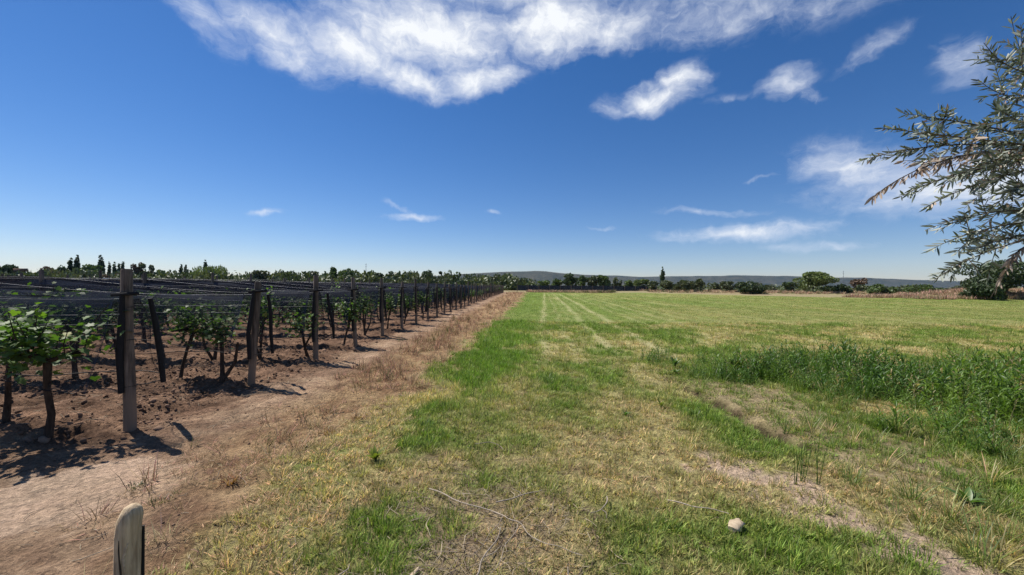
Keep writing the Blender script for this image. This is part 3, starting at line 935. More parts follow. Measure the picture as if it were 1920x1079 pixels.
# ------------------------------------------------------------------ grapevines
def vine_leaf_shape():
    """five-lobed leaf, stalk end at origin, tip along +x, slightly folded"""
    pts = [(0, 0), (-.18, .22), (-.02, .50), (.28, .42), (.48, .62), (.62, .30), (1.0, 0)]
    V = [(.35, 0, .0)] + [(x, y, .16 * abs(y) - .10 * x * x) for x, y in pts] + [(x, -y, .16 * abs(y) - .10 * x * x) for x, y in pts[1:-1]]
    m = len(pts)
    ring = list(range(1, m + 1)) + list(range(m + len(pts) - 2, m, -1))
    return np.array(V, float), np.array([(0, ring[i], ring[(i + 1) % len(ring)]) for i in range(len(ring))])


LV, LF = vine_leaf_shape()


def leaf_rot(a, tilt, roll):
    return np.array((Matrix.Rotation(a, 3, 'Z') @ Matrix.Rotation(tilt, 3, 'Y') @ Matrix.Rotation(roll, 3, 'X')))


def make_vine(seed, nl=190):
    """trunk mesh + list of leaf placements"""
    rd = random.Random(seed)
    tb = MB()
    lx, ly = rd.uniform(-.16, .16), rd.uniform(-.12, .12)
    Hh = rd.uniform(.62, .78)
    P = [(0, 0, -.05), (0, 0, .03), (lx * .25 + rd.uniform(-.03, .03), ly * .3, Hh * .33), (lx * .55 + rd.uniform(-.03, .03), ly * .7, Hh * .66), (lx, ly, Hh)]
    tb.tube(P, [.046, .034, .027, .025, .031], 9, True, jit=.14)
    if seed > 105 and rd.random() < .5:
        tb.tube([(0.01, 0, 0), (-lx * .8 + .05, ly, Hh * .4), (-lx - .08 * np.sign(lx), ly, Hh * .85)], [.03, .024, .016], 7, True, jit=.12)
    leaves = []
    tips = []
    for s in (-1, 1, rd.choice((-1, 1))):
        L = rd.uniform(.14, .32)
        e = np.array((lx + s * L, ly + rd.uniform(-.1, .1), Hh + rd.uniform(.02, .14)))
        tb.tube([P[-1], ((P[-1][0] + e[0]) / 2, ly, Hh + .06), e], [.024, .019, .012], 7, True, jit=.1)
        tips.append(e)
    shoots = []
    for i in range(10):
        b = np.array(P[-1]) + (tips[i % 3] - np.array(P[-1])) * rd.uniform(.1, 1.0)
        L = rd.uniform(.28, .52)
        d = np.array((rd.gauss(0, .28), rd.gauss(0, .28), 1.0)); d /= np.linalg.norm(d)
        e = b + d * L; mid = (b + e) / 2 + np.array((rd.gauss(0, .03), rd.gauss(0, .03), 0))
        tb.tube([b, mid, e], [.006, .005, .003], 5, False, col=(1.6, 1.9, 1.0))
        shoots.append((b, mid, e))
    for i in range(nl):
        b, mid, e = rd.choice(shoots)
        f = rd.random() ** .8
        p = (b * (1 - f) ** 2 + 2 * mid * f * (1 - f) + e * f * f) + np.array((rd.gauss(0, .095), rd.gauss(0, .09), rd.gauss(-.07, .105)))
        a = rd.uniform(0, 6.283)
        s = rd.uniform(.05, .098) * (1 - .3 * f)
        young = f > .75
        v = rd.uniform(.7, 1.2)
        c = np.array((1.25, 1.2, 1.0)) * v if young else np.array((1, 1, 1)) * v
        if rd.random() < .03: c = np.array((2.6, 1.5, .8)) * v
        leaves.append((p, a, rd.uniform(-.1, .9), rd.gauss(0, .35), s, c))
    return tb, leaves


def leaves_mesh(leaves, name, mat):
    mb = MB()
    for (p, a, ti, ro, s, c) in leaves:
        mb.add((LV * s) @ leaf_rot(a, ti, ro).T + p, LF, c)
    return mb.mesh(name, mat)


NVAR = 9
VINES = []
for s in range(NVAR):
    tb, lv = make_vine(100 + s, 330 if s < 6 else 240)
    VINES.append((tb.mesh('trunk', M_BARK, True), leaves_mesh(lv, 'foliage', M_VLEAF), tb, lv))
# leaf meshes shared by the leaves of the nearest vines
LEAFM = []
for v in ((.8, .8, .8), (1, 1, 1), (1.2, 1.2, 1.1), (1.7, 1.5, 1.05), (2.4, 1.5, .8)):
    mb = MB(); mb.add(LV, LF, v); LEAFM.append(mb.mesh('leaf', M_VLEAF))
near_x = {0: [-4.68, -5.5, -6.5, -7.5], 1: [-4.52, -5.25, -6.9, -7.8, -8.8], 2: [-4.22, -5.15, -6.1, -7.1, -8.1, -9.0, -10, -11]}
nv = 0
rest = []
for r, Y in enumerate(ROWS):
    X0 = float(post_x(Y))
    xs = near_x.get(r)
    if xs is None:
        xs = []; x = X0 - random.uniform(.25, .55)
        while x > -1.33 * Y - 1.0:
            xs.append(x + random.uniform(-.12, .12)); x -= random.uniform(.9, 1.1)
    for k, x in enumerate(xs):
        if r >= 10 and k >= 4:
            rest.append((x, Y + random.uniform(-.06, .06))); continue
        y = Y + random.uniform(-.08, .08) - (.22 if (r, k) == (0, 0) else 0)
        var = random.randrange(NVAR) if r else (1, 3, 5, 2)[k]
        if r >= 10:
            lab, grp = 'small dark grapevine near the posts in the distant vine rows', 'grapevines in the rows'
        elif (r, k) == (0, 0):
            lab, grp = 'nearest leafy grapevine, just left of the nearest end post', 'grapevines in the rows'
        else:
            lab, grp = f'leafy grapevine in the {ordw(r)} row, {ordw(k)} vine in from the end post', 'grapevines in the rows'
        t = thing('grapevine', (x, y, hz(x, y) - .01), lab, 'grapevine', grp, random.uniform(-.5, .5) + (math.pi if random.random() < .5 else 0))
        t.scale = (random.uniform(.8, 1.15), random.uniform(.85, 1.15), random.uniform(.86, 1.14)) if r else (1.08, 1.08, 1.05)
        tr, fo, tb, lv = VINES[var]
        link('trunk', tr, t)
        if r == 0 and k < 2:
            for (p, a, ti, ro, s, c) in lv:
                o = link('leaf', LEAFM[4 if c[0] > 1.9 else 3 if c[0] > 1.35 else 2 if c[0] > 1.08 else 1 if c[0] > .9 else 0], t)
                o.matrix_local = Matrix.Translation(p) @ (Matrix.Rotation(a, 4, 'Z') @ Matrix.Rotation(ti, 4, 'Y') @ Matrix.Rotation(ro, 4, 'X')) @ Matrix.Scale(s, 4)
        else:
            link('foliage', fo, t)
        nv += 1
vl = []
for s in (6, 7, 8):
    mb = MB(); tb, lv = VINES[s][2], VINES[s][3]
    for Vv, Cc in zip(tb.V, tb.C): pass
    mb.V = list(tb.V); mb.F3 = list(tb.F3); mb.F4 = list(tb.F4); mb.C = [np.tile((.45, .3, 1.0), (len(v), 1)) for v in tb.V]; mb.n = tb.n
    for (p, a, ti, ro, s_, c) in lv[:90]:
        mb.add((LV * s_ * 1.3) @ leaf_rot(a, ti, ro).T + p, LF, c)
    vl.append(mb)
rest = np.array([q for q in rest if q[1] < 60]); n = len(rest)
M_VFAR = leaf_mat('far_vine_leaf', (0.085, 0.165, 0.03), transl=.3, inst=True, rough=.4, var=0)
scatter('distant_vines', vl, M_VFAR, np.stack([rest[:, 0], rest[:, 1], np.zeros(n)], 1), rng.integers(0, 3, n),
        np.stack([np.zeros(n), np.zeros(n), rng.uniform(0, 6.28, n)], 1), rng.uniform(.9, 1.1, n), np.ones((n, 3)),
        'mass of distant vines deep in the netted rows', 'vines')

# ------------------------------------------------------------------ short worn stake in the foreground
sx, sy = -1.80, 1.90
sz = hz(sx, sy)
mb = MB()
zs = np.array([-.1, .05, .15, .25, .35, .42, .475, .515, .543, .556, .560])
rr = np.array([.054, .054, .053, .053, .053, .0525, .051, .046, .036, .020, .006]) * .90
P = np.stack([.012 * zs + .016 * sstep(zs, .44, .56), .008 * sstep(zs, .44, .56), zs], 1)
mb.tube(P, rr, 30, True, jit=.045)
stake = mb.build('wooden_stake', M_STUMP, None, True, (sx, sy, sz))
tag(stake, 'short worn wooden stake with rounded top at the lower left', 'stake')
mb = MB()
a0 = -1.35   # long drying crack and lifted splinter facing the viewer
P = []
for q in np.linspace(0, 1, 9):
    zz = .08 + .34 * q; aa = a0 + .16 * math.sin(q * 5)
    P.append((.0485 * math.cos(aa) + .012 * zz, .0485 * math.sin(aa), zz))
mb.tube(P, [.002, .0035, .004, .0035, .004, .004, .003, .003, .001], 5, False)
mb.build('crack', plain_mat('dark_crack', (.05, .038, .028)), stake)
mb = MB()
P = [(.049 * math.cos(a) + .012 * z, .049 * math.sin(a), z) for a, z in ((-1.0, .27), (-1.1, .33), (-.95, .375), (-.8, .40))]
mb.tube(P, [.002, .006, .006, .002], 6, True)
mb.build('splinter', M_CHIP, stake)
mb = MB(); mb.tube([(.038, .036, -.05), (.040, .036, .2), (.043, .037, .44)], [.009, .009, .006], 7, True, jit=.1)
mb.build('dark_strip', M_BLACK, stake)  # thin dark strip running up the right side of the stake


# ------------------------------------------------------------------ fallen branches, wood chips and single plants
def fallen(pts, r, label, side=()):
    x0, y0 = pts[0]
    t = None
    mb = MB()
    def path(ps, r0, r1, lift):
        ps = np.array(ps, float); s = np.linspace(0, len(ps) - 1, len(ps) * 4)
        X = np.interp(s, range(len(ps)), ps[:, 0]) + .012 * np.sin(s * 5.1); Y = np.interp(s, range(len(ps)), ps[:, 1]) + .012 * np.cos(s * 4.3)
        Z = height(X, Y) + lift + .012 * np.abs(np.sin(s * 1.9))
        return np.stack([X, Y, Z], 1), np.linspace(r0, r1, len(s))
    P, rr_ = path(pts, r, r * .45, .035)
    O = P[0].copy()
    mb.tube(P - O, rr_, 6, True, jit=.1)
    o = mb.build('fallen_branch', M_TWIG, None, True, tuple(O))
    tag(o, label, 'branch', 'dry branches lying on the grass')
    for sp in side:
        P2, r2 = path(sp, r * .6, r * .25, .04)
        m2 = MB(); m2.tube(P2 - O, r2, 5, True); m2.build('twig', M_TWIG, o, True)


fallen([(-.62, 3.08), (-.30, 2.86), (-.02, 2.72), (.08, 2.60), (.22, 2.42), (.42, 2.36)], .0042, 'long thin grey branch across the litter in the foreground grass', [[(-.05, 2.73), (-.12, 2.5), (-.22, 2.3)], [(.05, 2.62), (-.02, 2.4), (-.10, 2.16)]])
fallen([(-.10, 2.9), (.10, 3.0), (.25, 3.08)], .005, 'short pale twig above the long branch in the foreground grass', [[(.08, 3.0), (.02, 3.1)]])
fallen([(.22, 1.80), (.26, 2.02), (.33, 2.24)], .007, 'dark upright-lying stick at the bottom centre of the grass')
fallen([(-.20, 2.1), (-.14, 2.3), (-.05, 2.6)], .006, 'brown branch lying through the middle of the twig litter', [[(-.14, 2.3), (-.04, 2.4)]])
fallen([(.72, 3.0), (.64, 2.8), (.56, 2.78)], .005, 'small dark forked twig right of the litter', [[(.64, 2.8), (.66, 2.7)]])
fallen([(1.15, 2.95), (1.35, 2.86), (1.52, 2.80)], .005, 'thin brown twig in the grass above the pale wood chunk')
fallen([(-.35, 4.0), (-.20, 4.05), (-.06, 3.88)], .005, 'curved pale twig on the green grass further up the strip')
fallen([(-1.52, 2.05), (-1.35, 2.10), (-1.20, 2.08)], .008, 'dark twig on the soil just right of the short stake', [[(-1.3, 2.1), (-1.22, 2.16)]])
fallen([(-1.02, 1.98), (-.92, 2.12), (-.88, 2.25)], .006, 'short stick left of the wood chips at the bottom')


def chip(x, y, L, w, hgt, rz, label, seed):
    rd = np.random.default_rng(seed)
    mb = MB()
    nseg, sides = 5, 7
    P = np.stack([np.linspace(-L / 2, L / 2, nseg), rd.normal(0, .06 * L, nseg), np.zeros(nseg)], 1)
    prof = np.array([.75, 1.0, 1.05, .9, .5])
    V = []
    for i in range(nseg):
        a = np.arange(sides) / sides * 6.283
        q = rd.uniform(.6, 1.25, sides)
        V.append(np.stack([np.full(sides, P[i, 0]) + rd.normal(0, .03 * L, sides), P[i, 1] + np.cos(a) * w / 2 * prof[i] * q, np.sin(a) * hgt / 2 * prof[i] * q], 1))
    V = np.vstack(V)
    F = [(i * sides + k, i * sides + (k + 1) % sides, (i + 1) * sides + (k + 1) % sides, (i + 1) * sides + k) for i in range(nseg - 1) for k in range(sides)]
    mb.add(V, F, rd.uniform(.8, 1.1, (len(V), 1)) * np.ones(3))
    for b, s in ((0, 1), ((nseg - 1) * sides, -1)):
        c = V[b:b + sides].mean(0)
        mb.add(np.vstack([V[b:b + sides], c]), [(k, (k + 1) % sides, sides)[::-s] for k in range(sides)])
    o = mb.build('wood_chunk', M_CHIP, None, False, (x, y, hz(x, y) + hgt * .32 + .012))
    o.rotation_euler = (rd.normal(0, .15), rd.normal(-.12, .1), rz)
    tag(o, label, 'wood chunk', 'pale wood chunks lying in the grass')


chip(1.50, 2.68, .12, .085, .055, .75, 'pale chunk of split wood alone in the grass, right of centre', 1)
chip(-.30, 1.76, .15, .055, .04, -.15, 'long pale wood chunk at the bottom edge below the litter', 2)
chip(-.62, 1.84, .13, .035, .025, .9, 'narrow upright split stick of wood at the lower left of litter', 3)
chip(-.70, 1.74, .07, .05, .035, .3, 'small pale wood chip at the bottom edge, leftmost of the chips', 4)
chip(-.52, 2.20, .09, .03, .02, 1.1, 'thin pale wood chip among dark twigs', 5)
chip(-.44, 2.16, .10, .03, .02, -.7, 'brown slanted wood chip beside the thin pale one', 6)
chip(-.53, 1.75, .05, .04, .03, .2, 'tiny pale wood chip beside the narrow split stick', 7)


def broad_leaf(mb, base, az_, L, w, lean, curl, col, seg=4):
    """strap leaf with a folded midrib"""
    d = np.array([math.cos(az_), math.sin(az_), 0]); s_ = np.array([-d[1], d[0], 0])
    p = np.array(base, float); a = lean; V = []; 
    for i in range(seg + 1):
        f = i / seg
        ww = w * (math.sin(math.pi * min(.98, f * .85 + .13))) * (1 if i < seg else .15)
        up = np.array([0, 0, 1.0]) * math.sin(a) - d * math.cos(a)
        V += [p - s_ * ww / 2 + up * ww * .18, p, p + s_ * ww / 2 + up * ww * .18]
        p = p + (d * math.sin(a) + np.array([0, 0, 1]) * math.cos(a)) * L / seg
        a += curl / seg
    F = []
    for i in range(seg):
        b = i * 3
        F += [(b, b + 1, b + 4, b + 3), (b + 1, b + 2, b + 5, b + 4)]
    mb.add(np.array(V), F, col)


M_WEED = leaf_mat('weed_leaf', (0.072, 0.145, 0.026), back=(.095, .16, .045), transl=.35, rough=.42, spec=.4, var=.15)
M_WEEDI = leaf_mat('weed_leaf_mass', (1, 1, 1), transl=.38, inst=True, rough=.45, spec=.35, var=0)
M_YPLANT = leaf_mat('yellow_green_leaf', (0.17, 0.21, 0.035), transl=.35, rough=.5, var=.1)


def rosette(x, y, nl, L, w, mat, label, lean=(.5, 1.2), name='broadleaf_weed', cat='weed'):
    t = thing(name, (x, y, hz(x, y)), label, cat, 'single weeds in the grass')
    for i in range(nl):
        mb = MB(); v = random.uniform(.75, 1.2)
        broad_leaf(mb, (0, 0, 0), i * 2.4 + random.uniform(-.3, .3), L * random.uniform(.6, 1.1), w * random.uniform(.7, 1.1), random.uniform(*lean) * .6, random.uniform(.4, 1.0), (v, v, v))
        mb.build('leaf', mat, t, True)


def grass_clump(x, y, nb, L, label, straw_=.08, name='grass_clump', tint=None, lean=.35, w=.006):
    mb = tuft(nb, .06, L * .5, L, w, lean, 1.0, straw_, 3)
    mb.C = [c * np.array(tint or (1, 1, 1)) for c in mb.C]
    o = mb.build(name, M_WEED, None, False, (x, y, hz(x, y)))
    tag(o, label, 'grass clump', 'taller grass clumps standing out of the mown grass')


for (dx, dy, dL, tnt, lab) in ((-2.27, 3.27, .12, (3.0, .75, 1.2), 'dark reddish dead weed on the soil right of the short stake'), (-2.95, 3.18, .06, (1.2, .8, 1.6), 'small grey-green weed on the pale dirt behind the short stake'),
                               (-2.55, 2.95, .06, (1.3, .8, 1.5), 'tiny grey-green weed nearest behind the short stake'), (-1.62, 2.25, .10, (3.6, 1.5, 2.0), 'pale dry weed between the short stake and the yellow grass'),
                               (-1.95, 4.35, .13, (3.2, .95, 1.3), 'brown dead weed at the edge of the dry verge'), (-1.80, 4.75, .12, (2.9, .9, 1.2), 'dark brown dead weed higher up the dry verge')):
    grass_clump(dx, dy, 46, dL, lab, 0, 'dead_weed' if tnt[0] > 2 else 'small_weed', tnt, .7, .005)
rosette(-1.22, 3.66, 15, .15, .035, M_YPLANT, 'low yellow-green rosette weed at the edge of soil and grass')
rosette(4.30, 7.75, 22, .34, .075, M_WEED, 'large dock plant with broad upright leaves before the weed bank', (.1, .9))
rosette(3.25, 8.05, 18, .26, .05, M_WEED, 'leafy dock plant at the left end of the weed bank', (.2, 1.0))
rosette(3.05, 7.5, 16, .15, .04, M_WEED, 'smaller leafy dock plant nearest the mown strip beside the weed bank', (.7, 1.5))
rosette(3.42, 3.02, 9, .18, .05, M_WEED, 'low dark broad-leaved plant at the lower right edge', (.9, 1.5))
rosette(1.42, 5.0, 8, .10, .03, M_WEED, 'small flat green weed in the mown grass left of the ditch', (.8, 1.4))
rosette(1.98, 5.35, 10, .16, .02, M_YPLANT, 'small spiky green weed on the grass beside the ditch', (.2, 1.0))
grass_clump(.60, 6.7, 60, .22, 'dark green grass clump standing in the middle of the strip')
grass_clump(.02, 6.9, 40, .16, 'smaller green grass clump left of the middle clump')
grass_clump(-.72, 10.6, 60, .3, 'tall dark grass clump by the dry verge further up the strip')
grass_clump(-.95, 4.55, 40, .10, 'low dark grass clump at the left edge of the mown grass')
grass_clump(3.05, 2.75, 34, .34, 'sparse tall grass clump leaning at the lower right corner', lean=.5, tint=(1.4, 1.1, .9), w=.004)
grass_clump(2.25, 5.0, 30, .16, 'spiky grass clump on the near lip of the ditch')
for i, (x, y, hh) in enumerate(((2.33, 3.32, .34), (2.41, 3.36, .28), (2.50, 3.30, .46), (2.46, 3.4, .30))):
    mb = MB()
    for j in range(3):
        a = random.uniform(0, 6.28); l = random.uniform(.05, .16)
        mb.tube([(0.01 * j, 0, 0), (.01 * j + l * .3 * math.cos(a) * hh, l * .3 * math.sin(a), hh * .5), (.01 * j + l * math.cos(a) * hh, l * math.sin(a) * hh, hh * random.uniform(.8, 1.05))], [.0028, .0024, .0016], 5, False)
    o = mb.build('weed_stem', M_WEED, None, True, (x, y, hz(x, y)))
    tag(o, ['leftmost of the thin bare green stems right of the ditch', 'second thin bare green stem from the left beside the ditch', 'tallest of the thin bare green stems right of the ditch', 'thin bare green stem just behind the tallest one'][i], 'weed stem', 'thin stems by the ditch')


# ------------------------------------------------------------------ bank of tall weeds on the right
def weed_a():
    mb = MB(); hh = random.uniform(.38, .6)
    lx, ly = random.uniform(-.1, .1), random.uniform(-.1, .1)
    mb.tube([(0, 0, 0), (lx * .4, ly * .4, hh * .55), (lx, ly, hh)], [.005, .004, .002], 5, False, col=(.9, .9, .8))
    for i in range(13):
        f = .12 + .88 * i / 13; v = random.uniform(.7, 1.25)
        broad_leaf(mb, (lx * f * f, ly * f * f, hh * f), i * 2.4, random.uniform(.12, .22) * (1.1 - .5 * f), random.uniform(.018, .032), random.uniform(.5, 1.0), random.uniform(.5, 1.3), (v, v, v), 3)
    return mb


weeds = [weed_a() for _ in range(4)] + [tuft(26, .07, .22, .5, .008, .45, 1.2, .06, 4) for _ in range(3)] + [tuft(22, .07, .10, .24, .006, .55, 1.0, .12, 3) for _ in range(2)]
X, Y = sample(10500, 2.6, 11.5, 3.4, 9.6)
wob = (fbm(X, Y, .9, 3, 95) - .5) * 1.5
ins = in_poly(X + wob, Y + wob * .7, WEED_POLY)
clump = fbm(X, Y, .95, 3, 96)
k = ins & (rng.random(len(X)) < np.interp(clump, [.3, .42, .5, .7], [.10, .25, .8, .95]))
X1, Y1, edge = X[k], Y[k], clump[k]
front = fbm(X1, Y1, .7, 2, 98)
i1 = np.where(rng.random(len(X1)) < np.interp(front, [.35, .6], [.45, .85]), rng.integers(0, 4, len(X1)), rng.integers(4, 9, len(X1)))
s1 = .86 * rng.uniform(.45, 1.1, len(X1)) * np.interp(edge, [.3, .5, .72], [.40, .75, 1.25]) * np.interp(X1, [3, 4.2, 5.4, 7], [.78, .80, .92, 1.08])
t1 = col_lerp((.06, .128, .023), (.175, .265, .05), np.clip(rng.random(len(X1)) ** 1.5 * .8 + (fbm(X1, Y1, 1.3, 2, 99) - .5) * 1.2, 0, 1))
dryf = rng.random(len(X1)) < .05
t1[dryf] = (.34, .27, .14)
# thinner growth on the shelf and down the ditch side
X, Y = sample(2600, 2.75, 5.6, 2.0, 7.8)
z = zones(X, Y)
k = ~in_poly(X, Y, WEED_POLY) & (rng.random(len(X)) < .6 * sstep(fbm(X, Y, 1.9, 3, 97), .40, .64)) & (X < 1.32 * Y + .4) & (z['ditch'] > .2)
X2, Y2 = X[k], Y[k]
i2 = np.where(rng.random(len(X2)) < .22, rng.integers(4, 7, len(X2)), rng.integers(7, 9, len(X2)))
s2 = rng.uniform(.35, .8, len(X2)) * np.interp(Y2, [2.2, 3.6], [1.1, .8])
dryf = rng.random(len(X2)) < .3
t2 = col_lerp((.095, .155, .034), (.17, .215, .06), rng.random(len(X2)))
t2[dryf] = (.38, .32, .15)
def stalk():
    mb = MB(); hh = random.uniform(.55, .85); a = random.uniform(-.1, .1)
    mb.tube([(0, 0, 0), (a * .4, 0, hh * .5), (a, a * .5, hh)], [.004, .003, .002], 5, False, col=(.8, .8, .8))
    for i in range(7):
        f = .35 + .65 * i / 7
        broad_leaf(mb, (a * f, a * .5 * f, hh * f), i * 2.2, random.uniform(.03, .08), .012, .7, .5, (1.1, 1.1, 1.1), 2)
    for i in range(8):
        f = .82 + .18 * i / 8
        broad_leaf(mb, (a * f, a * .5 * f, hh * f), i * 2.4, .035, .012, .5, .3, (1.15, 1.1, 1.1), 2)
    return mb


weeds += [stalk() for _ in range(3)]
kk = rng.random(len(X1)) < .045
X3, Y3 = X1[kk] + .05, Y1[kk]
i3 = rng.integers(9, 12, len(X3)); s3 = rng.uniform(.55, 1.0, len(X3))
t3 = col_lerp((.12, .17, .05), (.27, .24, .12), rng.random(len(X3)))
X2, Y2, i2, s2, t2 = np.concatenate([X2, X3]), np.concatenate([Y2, Y3]), np.concatenate([i2, i3]), np.concatenate([s2, s3]), np.vstack([t2, t3])
X, Y = np.concatenate([X1, X2]), np.concatenate([Y1, Y2]); n = len(X)
scatter('weed_bank', weeds, M_WEEDI, np.stack([X, Y, height(X, Y) - .01], 1), np.concatenate([i1, i2]),
        np.stack([rng.normal(0, .2, n), rng.normal(0, .2, n), rng.uniform(0, 6.28, n)], 1), np.concatenate([s1, s2]), np.vstack([t1, t2]),
        'thick bank of tall dark green weeds right of the ditch', 'weeds')


# ------------------------------------------------------------------ olive tree reaching in from the right
def U(px, py, Y):   # a point of the branch at depth Y (metres ahead)
    return np.array(((px - 960) / 760 * Y, Y, CAM_H + (536 + .0087 * (px - 960) - py) / 760 * Y))


ox, oy = 4.9, 2.5
olive = thing('olive_tree', (ox, oy, hz(ox, oy)), 'silvery olive tree reaching leafy branches in at the right edge', 'tree')
O = np.array((ox, oy, hz(ox, oy)))
mb = MB()
mb.tube([(0, 0, -.1), (.03, .02, .1), (-.03, .03, .6), (-.08, .0, 1.15)], [.19, .15, .12, .12], 14, True, jit=.1)
mb.build('trunk', M_TBARK, olive, True)
JUN = [np.array((3.35, 2.25, 2.35)), np.array((3.45, 2.35, 3.0)), np.array((3.4, 2.2, 1.95)), np.array((5.3, 3.0, 3.2)), np.array((5.4, 1.9, 3.1)), np.array((4.6, 2.2, 3.4))]
for j in JUN:
    mb = MB(); a = np.array((-.08, 0, 1.15)); e = j - O
    mb.tube([a, a + (e - a) * .4 + (0, 0, .12), a + (e - a) * .75 + (0, 0, .08), e], [.07, .045, .03, .018], 9, True, jit=.08)
    mb.build('limb', M_TBARK, olive, True)
twigs = [  # start junction, bend, tip (photograph places at a depth), dry?
    (1, U(1935, 190, 2.5), U(1888, 32, 2.45), 0), (1, U(1925, 170, 2.3), U(1838, 82, 2.25), 0), (1, U(1930, 215, 2.4), U(1828, 150, 2.35), 0), (1, U(1940, 160, 2.6), U(1910, 60, 2.6), 0),
    (0, U(1850, 236, 2.2), U(1690, 214, 2.15), 0), (0, U(1830, 262, 2.05), U(1650, 241, 2.0), 0), (0, U(1800, 255, 2.1), U(1612, 302, 2.05), 0),
    (0, U(1800, 262, 2.1), U(1632, 372, 2.0), 1), (0, U(1850, 285, 2.3), U(1725, 300, 2.25), 1), (0, U(1840, 300, 2.25), U(1685, 370, 2.2), 0), (0, U(1880, 318, 2.1), U(1735, 388, 2.05), 0),
    (0, U(1890, 255, 2.4), U(1790, 225, 2.35), 0), (0, U(1900, 290, 2.2), U(1770, 340, 2.3), 0),
    (2, U(1890, 375, 2.2), U(1762, 430, 2.15), 0), (2, U(1900, 400, 2.1), U(1742, 470, 2.05), 0), (2, U(1890, 440, 2.25), U(1748, 528, 2.2), 0), (2, U(1915, 430, 2.1), U(1815, 475, 2.05), 0),
    (2, U(1925, 360, 2.4), U(1850, 330, 2.35), 0), (2, U(1930, 410, 2.3), U(1862, 385, 2.3), 0), (2, U(1925, 440, 2.1), U(1893, 495, 2.05), 1), (0, U(1915, 240, 2.0), U(1860, 200, 2.0), 0), (1, U(1930, 240, 2.2), U(1880, 205, 2.2), 0), (0, U(1905, 300, 2.0), U(1835, 300, 1.95), 0), (1, U(1925, 130, 2.4), U(1880, 110, 2.35), 0), (2, U(1925, 330, 2.1), U(1890, 365, 2.1), 0), (2, U(1935, 300, 2.3), U(1905, 265, 2.3), 0),
]
# unseen side of the crown, for other viewpoints
for q in range(46):
    j = random.choice((3, 4, 5, 3, 4))
    c = JUN[j]; d = np.array((random.gauss(.3, .6), random.gauss(0, .7), random.gauss(0, .5)))
    twigs.append((j, c + d * .4, c + d + np.array((0, 0, -.15)), 0))
leafspecs = []
for (j, mid, tip, dry) in twigs:
    a = JUN[j]
    def curve(a, b, c, n):
        s = np.linspace(0, 1, n)[:, None]
        return a * (1 - s) ** 2 + 2 * b * s * (1 - s) + c * s * s
    seen = j < 3
    ctrl = mid * 1.25 - (a + tip) * .125
    P = curve(a, ctrl, tip, 14)
    tw = MB()
    tw.tube(P - O, np.linspace(.007, .0014, 14), 5, False)
    paths = [(P, .30 if seen else .3)]
    ns = 10 if seen else 3
    for _ in range(ns):
        f = random.randint(3, 10)
        d = P[min(13, f + 1)] - P[f]; d /= np.linalg.norm(d)
        e = P[f] + (d * random.uniform(.6, 1) + np.array((random.gauss(0, .5), random.gauss(0, .5), random.gauss(-.05, .55)))) * random.uniform(.07, .17)
        Q = curve(P[f], (P[f] + e) / 2 + np.array((0, 0, .015)), e, 6)
        tw.tube(Q - O, np.linspace(.0025, .001, 6), 4, False)
        paths.append((Q, 0.05))
    tw.build('twig', M_TBARK, olive, True)
    for Q, f0 in paths:
        L = np.linalg.norm(np.diff(Q, axis=0), axis=1).sum()
        cnt = max(3, int(L * (1 - f0) / (.0165 if seen else .035)))
        for i in range(cnt):
            f = f0 + (1 - f0) * (i + random.random() * .4) / cnt
            s = f * (len(Q) - 1); k = min(len(Q) - 2, int(s))
            p = Q[k] + (Q[k + 1] - Q[k]) * (s - k)
            d = Q[k + 1] - Q[k]; d /= np.linalg.norm(d)
            for sgn in (-1, 1):
                if random.random() < (.35 if dry else .12): continue
                side = np.cross(d, np.array((random.gauss(0, .5), random.gauss(0, .5), 1.0 if i % 2 else .2))); side /= np.linalg.norm(side) + 1e-6
                dr = d * random.uniform(.5, 1.1) + side * sgn * random.uniform(.5, .95)
                if dry: dr = d * random.uniform(.3, .9) + side * sgn * random.uniform(.2, .7) + np.array((0, 0, -random.uniform(.2, .9)))
                dr /= np.linalg.norm(dr)
                nrm = np.cross(dr, side) + np.array((random.gauss(0, .5), random.gauss(0, .5), random.gauss(.5, .4)))
                leafspecs.append((p, dr, nrm, random.uniform(.030, .062), dry or random.random() < .035, seen))
leafspecs = [q for q in leafspecs if q[0][2] > 1.62 or not q[5]]
SV = np.array([(0, 0, 0), (.25, .085, .012), (.55, .10, .02), (.82, .06, .01), (1, 0, -.03), (.82, -.06, .01), (.55, -.10, .02), (.25, -.085, .012), (.25, 0, -.008), (.55, 0, -.005), (.82, 0, -.008)])
SF3 = np.array([(0, 8, 1), (0, 7, 8), (3, 10, 4), (10, 5, 4)]); SF4 = np.array([(1, 8, 9, 2), (8, 7, 6, 9), (2, 9, 10, 3), (9, 6, 5, 10)])


def leaf_matrix(p, dr, nrm, L):
    x = Vector(dr).normalized(); zc = Vector(nrm); y = zc.cross(x).normalized(); zc = x.cross(y)
    m = Matrix((x, y, zc)).transposed().to_4x4()
    return Matrix.Translation(Vector(p)) @ m @ Matrix.Scale(L, 4)


